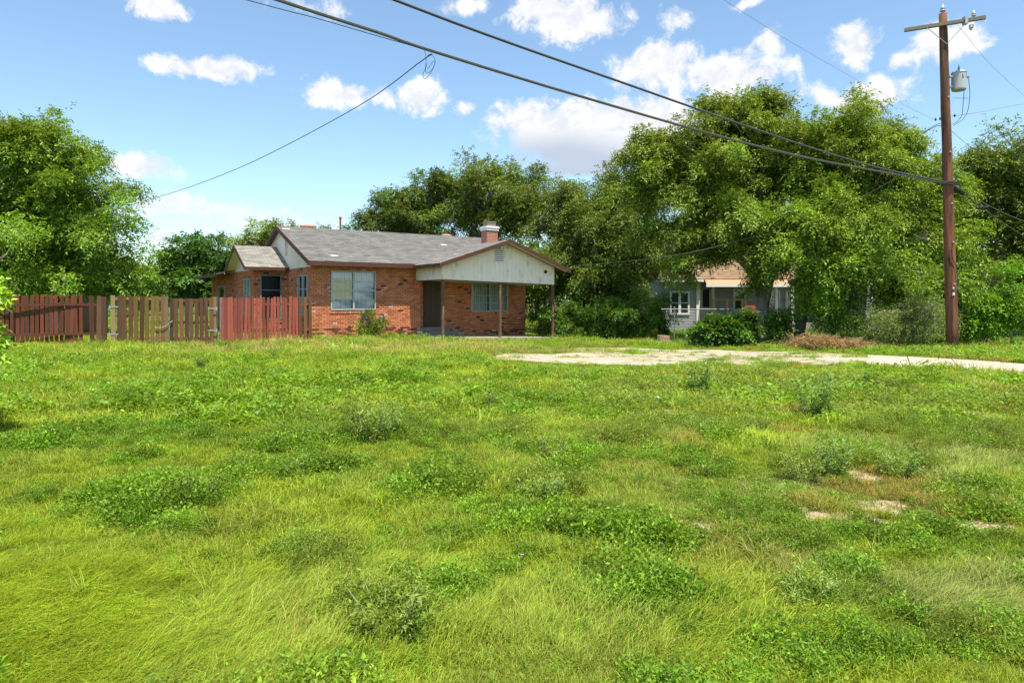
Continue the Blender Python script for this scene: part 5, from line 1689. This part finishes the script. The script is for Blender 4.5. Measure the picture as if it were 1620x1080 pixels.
# places where the photo shows dark clumps of broad leaved weed (px, py, radius m, kind)
CL = [(1280, 845, .50, 6), (1200, 815, .35, 6), (1340, 830, .35, 6), (1000, 835, .30, 6), (940, 815, .26, 6), (1060, 860, .26, 6), (1560, 860, .36, 6), (1480, 840, .28, 6), (1610, 870, .3, 6),
      (250, 800, .26, 6), (330, 795, .22, 6), (290, 840, .15, 6), (60, 790, .25, 6), (740, 855, .18, 6), (640, 660, .9, 6), (700, 655, .9, 6), (860, 645, .9, 6), (820, 640, .6, 6), (700, 690, .5, 6),
      (570, 665, .8, 9), (590, 690, .5, 9), (530, 620, 1.0, 6), (780, 685, .6, 9), (480, 690, .5, 9), (330, 700, .5, 6), (180, 690, .5, 6), (90, 620, 1.2, 6), (240, 640, 1.0, 6),
      (1100, 680, .7, 9), (1060, 650, .9, 9), (1000, 620, 1.2, 9), (1150, 610, 1.4, 9), (1240, 620, 1.3, 9), (1340, 610, 1.2, 9), (1480, 680, .9, 9), (1540, 690, .8, 9), (1430, 735, .35, 9),
      (1270, 745, .3, 9), (1320, 735, .3, 9), (1380, 640, 1.0, 9), (1450, 640, 1.0, 9), (1590, 640, 1.2, 9), (1590, 700, .6, 9), (860, 780, .3, 9), (980, 700, .4, 9), (630, 990, .17, 9), (590, 970, .12, 9),
      (1280, 950, .16, 9), (1320, 960, .14, 9), (1480, 1000, .15, 9), (1010, 990, .12, 6), (480, 880, .2, 9), (520, 900, .15, 9), (570, 1060, .2, 6), (1100, 960, .2, 6), (1120, 1000, .18, 6), (1400, 960, .15, 6),
      (170, 770, .2, 6), (700, 770, .25, 6), (480, 740, .4, 6), (40, 700, .5, 6), (330, 600, 1.2, 6), (830, 880, .15, 6)]


def field(n, y0, y1, far, pmul=1.0):
    # depth distribution ~ 1/Y^p so that tufts are even in the picture
    u = RNG.random(n)
    e_ = .55 if not far else .35
    y = (y0 ** e_ + u * (y1 ** e_ - y0 ** e_)) ** (1 / e_)
    x = (RNG.random(n) * 2 - 1) * (y * .84 + 1.2)
    return x, y


EXCL = []


def keep_mask(x, y):
    d1 = poly_dist(DRIVE, x, y) + (fbm(x * 1.1, y * 1.1, 31, 3) - .5) * 1.6
    d2 = poly_dist(STRIP, x, y)
    # house local coordinates
    lx = (x - HA.x) * UV.x + (y - HA.y) * UV.y; ly = -(x - HA.x) * UV.y + (y - HA.y) * UV.x
    inh = ((lx > 0) & (lx < 10.4) & (ly > -.02) & (ly < 8.5)) | ((lx > 4.05) & (lx < 10.4) & (ly > -2.62) & (ly < 1)) | ((lx > -1.4) & (lx < .1) & (ly > 3.2) & (ly < 12.7))
    isl = (fbm(x * .8 + 7, y * 1.9, 41, 3) > .53)              # islands of grass on the drive
    ppx = 810 + x / np.maximum(y, .1) * F; ppy = HZ + CAMH * F / np.maximum(y, .1)
    for ax_, ay_, aw_, ah_ in ((985, 555.5, 85, 5), (1110, 563, 50, 3), (895, 567, 22, 2.2), (1180, 568, 60, 3), (1260, 573, 70, 3.5), (780, 570, 25, 5), (840, 563, 20, 1.6), (1040, 571, 40, 2.4)):
        dd = np.hypot((ppx - ax_) / aw_, (ppy - ay_) / ah_) + (fbm(x * 1.6, y * 1.6, 33, 2) - .5) * .9
        isl |= dd < 1
    k = (((d1 > -.05) | (isl & (RNG.random(len(x)) < .8)) | (RNG.random(len(x)) < .018)) & (d2 > .02) & ~inh)
    b = bare_mask(x, y)
    k &= RNG.random(len(x)) > b * .85
    return k, d1


def patches(x, y):
    """ragweed and broadleaf weights from the listed clumps"""
    w6 = np.zeros(len(x)); w9 = np.zeros(len(x))
    for px, py, r, kd in CL:
        g_ = ground_at(px, py)
        d = np.hypot((x - g_.x) / (r * 1.15), (y - g_.y) / r) + (fbm(x * 2.3, y * 2.3, 61, 3) - .5) * .9
        v = 1 - sstep(d, .6, 1.1)
        if kd == 6: w6 = np.maximum(w6, v)
        else: w9 = np.maximum(w9, v)
    return w6, w9


def colours(x, y, kind_w6, kind_w9):
    n = len(x)
    px = 810 + x / np.maximum(y, .1) * F; py = HZ + CAMH * F / np.maximum(y, .1)
    # basic greens
    lush = np.array([.36, .49, .030]); mid = np.array([.31, .42, .030]); grey = np.array([.33, .41, .085]); pale = np.array([.48, .45, .15]); gold = np.array([.40, .34, .07])
    a = fbm(x * .55 + 3, y * .55, 71, 4); b = fbm(x * .9 + 9, y * .9 + 4, 73, 4); c3 = fbm(x * 2.2, y * 2.2, 75, 3)
    rightness = sstep(x / np.maximum(y, 1), .02, .45)
    wl = np.clip(sstep(a, .40, .58) + .35 * (1 - rightness), 0, 1)[:, None]
    col = mid * (1 - wl) + lush * wl
    wg = (sstep(b, .42, .6) * (.25 + .75 * rightness))[:, None]
    col = col * (1 - wg) + grey * wg
    # golden low growth on the drier right side
    wo = (sstep(fbm(x * 1.3 + 20, y * 1.3, 77, 4), .50, .66) * (.12 + .75 * rightness) * sstep(y, 3.2, 5))[:, None]
    col = col * (1 - wo) + gold * wo
    # pale seeding grass before the house
    ws = (sstep(y, 17.5, 20.5) * (1 - sstep(y, 23.5, 26)) * sstep(x, -13, -8) * (1 - sstep(x, 1, 5)) * sstep(fbm(x * .5, y * 1.2 + 3, 79, 3), .36, .52) * .9)[:, None]
    col = col * (1 - ws) + pale * ws
    ws2 = (sstep(y, 12, 30) * .35 * sstep(fbm(x * .4 + 30, y * .8, 81, 3), .5, .65))[:, None]
    col = col * (1 - ws2) + pale * .8 * ws2
    return col * (.82 + .36 * c3)[:, None] * RNG.uniform(.85, 1.15, (n, 1))


def make_field(n, y0, y1, far, name, label):
    x, y = field(n, y0, y1, far)
    k, d1 = keep_mask(x, y)
    x, y = x[k], y[k]; d1 = d1[k]; n = len(x)
    w6, w9 = patches(x, y)
    col = colours(x, y, w6, w9)
    u = RNG.random(n)
    combed = .8 * (1 - sstep(x / np.maximum(y, .1), -.45, -.05)) * (1 - sstep(y, 3.2, 4.8)) * sstep(fbm(x * .9 + 12, y * .9, 92, 3), .33, .5) + sstep(fbm(x * .6 + 2, y * .6 + 8, 91, 3), .60, .70) * .4
    brk = .35 + .75 * sstep(fbm(x * 5.5, y * 5.5, 98, 2), .38, .58)
    is6 = u < w6 * .50 * brk; is9 = (~is6) & (u < w9 * .34 + w6 * .08)
    rest = ~(is6 | is9)
    u2 = RNG.random(n)
    lump = fbm(x * 1.7 + 40, y * 1.7, 93, 3)
    wl = sstep(lump, .50, .60) * (.35 + .65 * sstep(fbm(x * .35, y * .35 + 5, 94, 3), .38, .55))
    rnd6 = rest & (u2 < (.50 * wl * brk + .04) * (.45 + .55 * sstep(y, 2.4, 5.5)))
    r3 = RNG.integers(0, 3, n); r2 = RNG.integers(0, 2, n)
    if not far:
        idx = r3.copy()
        cm = rest & (RNG.random(n) < combed)
        idx[cm] = 3 + r3[cm]
        idx[is6 | rnd6] = 6 + r3[is6 | rnd6]
        idx[is9] = 9 + r3[is9]
        sh_ = rest & ~cm & ~rnd6 & (RNG.random(n) < .45)
        idx[sh_] = 29 + r3[sh_]
        md = (is6 | rnd6) & (RNG.random(n) < .42); idx[md] = 23 + r3[md]
        co = rest & ~rnd6 & (RNG.random(n) < .010 + .03 * sstep(x / y, .1, .6) * (y < 5))
        idx[co] = 12 + r2[co]
    else:
        idx = 14 + r3
        idx[is6 | rnd6] = 17 + r2[is6 | rnd6]
        idx[is9] = 19 + r2[is9]
        md = (is6 | rnd6 | is9) & (RNG.random(n) < .45); idx[md] = 26 + r3[md]
        tall = rest & (RNG.random(n) < .10 + .6 * (y > 17.5) * (y < 26) * (x < 3)); idx[tall] = 21 + r2[tall]
        cm = np.zeros(n, bool); co = cm
    g6 = np.array([.145, .248, .020]); g9 = np.array([.235, .325, .045])
    m6 = is6 | rnd6
    if far: g6 = g6 * 1.12
    sun6 = np.where(is6, 1.0, 1.25)[m6][:, None]
    col[m6] = g6 * sun6 * RNG.uniform(.75, 1.35, (m6.sum(), 1)) * (1 + RNG.normal(0, .06, (m6.sum(), 3)))
    col[is9] = g9 * RNG.uniform(.75, 1.3, (is9.sum(), 1)) * (1 + RNG.normal(0, .05, (is9.sum(), 3)))
    rz = RNG.uniform(0, 6.28, n)
    flow = .75 + (fbm(x * .5, y * .5 + 60, 95, 2) - .5) * 2.2
    rz = np.where(cm, flow + RNG.normal(0, .22, n), rz)
    s = RNG.uniform(.7, 1.3, n) * (.45 + .95 * fbm(x * 1.4, y * 1.4 + 70, 97, 3)); s = np.where(is6 | rnd6, s * (.75 + .6 * sstep(lump, .5, .66)), s)
    s = s * (.62 + .38 * sstep(y, 2.2, 5.0)); s = np.where(is9, s * 1.0, s); s = np.where(combed > .3, s, s * .85)
    s = s * (.45 + .55 * sstep(d1, .2, 2.2))
    if far: s = s * (1 + .25 * sstep(y, 12, 24))
    tramp = sstep(y, 20, 30)
    scl = np.stack([s, s, s * (1 - .0 * tramp)], -1)
    if far: scl[:, 2] *= .8
    return scatter(name, label, x, y, idx, rz, scl, col)


make_field(32000, 2.0, 8.5, False, 'grass', 'lush uncut grass and low weeds of the near lot')
make_field(42000, 8.0, 30.0, True, 'grass', 'uncut grass and weeds of the far part of the lot')
make_field(9000, 30.0, 70.0, True, 'grass', 'grass of the yards behind the houses and fences')


# ------------------------------------------------------------------ weeds that stand out one by one
def weed(px, py, hpx, label, col, kind='rag', seed=1, cat='weed', name='weed_plant'):
    g_ = ground_at(px, py); rg_ = np.random.default_rng(seed)
    H = hpx * g_.y / F; g_.z = float(gz(g_.x, g_.y))
    root = empty(name, g_, 0, label, cat)
    nst = 15
    a = rg_.uniform(0, 6.28, nst); r = .16 * H * np.sqrt(rg_.random(nst))
    base = np.stack([r * np.cos(a), r * np.sin(a), np.zeros(nst)], -1)
    spread = .30 if kind == 'tall' else .62
    ax = unit(np.stack([np.cos(a) * spread, np.sin(a) * spread, np.full(nst, .9)], -1) + rg_.normal(0, .12, (nst, 3)))
    sl = H * rg_.uniform(.6, 1.1, nst)
    # leafy side shoots along each stem
    tt_ = np.linspace(.15, .98, 9)
    sb = (base[:, None] + ax[:, None] * (sl[:, None] * tt_)[..., None]).reshape(-1, 3)
    sb[:, 2] -= .0
    sax = unit(rg_.normal(0, 1, (len(sb), 3)) * np.array([1, 1, .45]) + np.repeat(ax, 9, 0) * .6)
    ssl = H * rg_.uniform(.14, .34, len(sb)) * np.tile(1.15 - .6 * tt_, nst)
    q, tt = leaves(rg_, sb, sax, 8, ssl, .085 * H + .012, np.array([col]) * rg_.uniform(.75, 1.3, (len(sb), 1)), .3)
    mesh_from_arrays('leaves', q, None, tt, M['leaf'], root)
    mb = MB()
    for i in range(nst):
        p0 = Vector(base[i]); p1 = p0 + Vector(ax[i]) * sl[i]
        mid = p0.lerp(p1, .55) + Vector((0, 0, .01)); mb.tube([p0 - Vector((0, 0, .02)), mid, p1], [.006, .004, .002], 4, (.25, .30, .12), cap=False)
    mb.build('stems', M['twig'], root)
    return root


RW = (.20, .32, .060); RWD = (.18, .26, .035)
weed(583, 702, 75, 'tall dark ragweed clump left of centre below the brick wall', RWD, 'tall', 1)
weed(600, 696, 55, 'shorter feathery ragweed leaning against the tall clump', RW, 'rag', 2)
weed(880, 728, 40, 'small dark ragweed alone in pale combed grass at centre', RWD, 'rag', 3)
weed(1107, 754, 24, 'tiny low ragweed plant alone in pale grass right of centre', RWD, 'rag', 4)
weed(1272, 762, 44, 'dark ragweed beside a thin bare stemmed one', RWD, 'rag', 5)
weed(1322, 758, 62, 'thin upright ragweed with a bare dark stem', RW, 'tall', 6)
weed(1425, 757, 52, 'greyish ragweed mound at the edge of bare soil', RW, 'rag', 7)
weed(1198, 690, 34, 'low ragweed below the feathery patch near the driveway', RWD, 'rag', 8)
weed(1105, 692, 34, 'spreading ragweed near the middle of the right half', RW, 'rag', 9)
weed(1287, 662, 78, 'tall feathery ragweed in the far right patch', RW, 'tall', 10)
weed(610, 1010, 90, 'dark ragweed clump near the bottom edge of the lot', RWD, 'rag', 11)
weed(1275, 965, 60, 'bluish ragweed in the grass near the bottom right', RW, 'rag', 12)
weed(855, 795, 46, 'ragweed with a purple flower above the broad leaved patch', RW, 'rag', 13)
weed(320, 585, 24, 'small weed standing out before the wooden gate', RW, 'tall', 14)
weed(775, 650, 32, 'dark stemmed weed at the middle of the lot', RWD, 'tall', 15)
weed(1105, 625, 60, 'tall feathery weed beside the driveway', RW, 'tall', 16)

# small purple flowers and scraps
def flower(px, py, label, col=(.42, .34, .80)):
    g_ = ground_at(px, py); s = g_.y
    o = empty('flower', at(px, py, s * .97), 0, label, 'flower')
    mb = MB()
    for i in range(9):
        a = i * .698; R = .0032 * s
        mb.face([(0, 0, .002), (math.cos(a - .3) * R * .7, math.sin(a - .3) * R * .7, .25 * R), (math.cos(a) * R, math.sin(a) * R, .35 * R), (math.cos(a + .3) * R * .7, math.sin(a + .3) * R * .7, .25 * R)], col)
    mb.build('petals', M['plain'], o)
    mb = MB(); h = o.location.z - float(gz(o.location.x, o.location.y)); mb.tube([(0, 0, -h - .02), (.004, 0, -h / 2), (0, 0, 0)], .0016, 4, (.15, .25, .06)); mb.build('stem', M['twig'], o)


flower(840, 757, 'small purple flower on top of the weed at centre')
flower(826, 877, 'small purple flower in the near grass below centre')
flower(633, 577, 'tiny pale purple flower far off in front of the porch')
flower(680, 583, 'tiny pale purple flower head left of the driveway')
for px, py, lab in ((1039, 641, 'crumpled white paper scrap in the weeds at centre right'), (1148, 540, 'small white scrap at the foot of the leafy bush')):
    g_ = ground_at(px, py); mb = MB(); s = .004 * g_.y + .02
    for i in range(5):
        mb.face([(random.uniform(-s, s), random.uniform(-s, s), random.uniform(.1, .1 + s)) for _ in range(4)], (.8, .82, .85))
    o = mb.build('paper_scrap', M['plain']); o.location = (g_.x, g_.y, float(gz(g_.x, g_.y)) - .02); tag(o, lab, 'litter')
g_ = ground_at(1577, 563); mb = MB(); mb.box(-.42, .42, -.06, .06, 0, .03, (.62, .48, .34)); o = mb.build('plank', M['plain']); o.location = (g_.x, g_.y, float(gz(g_.x, g_.y)) + .05); o.rotation_euler = (.05, 0, -.15); tag(o, 'short pale plank lying on the grass right of the pole', 'plank')
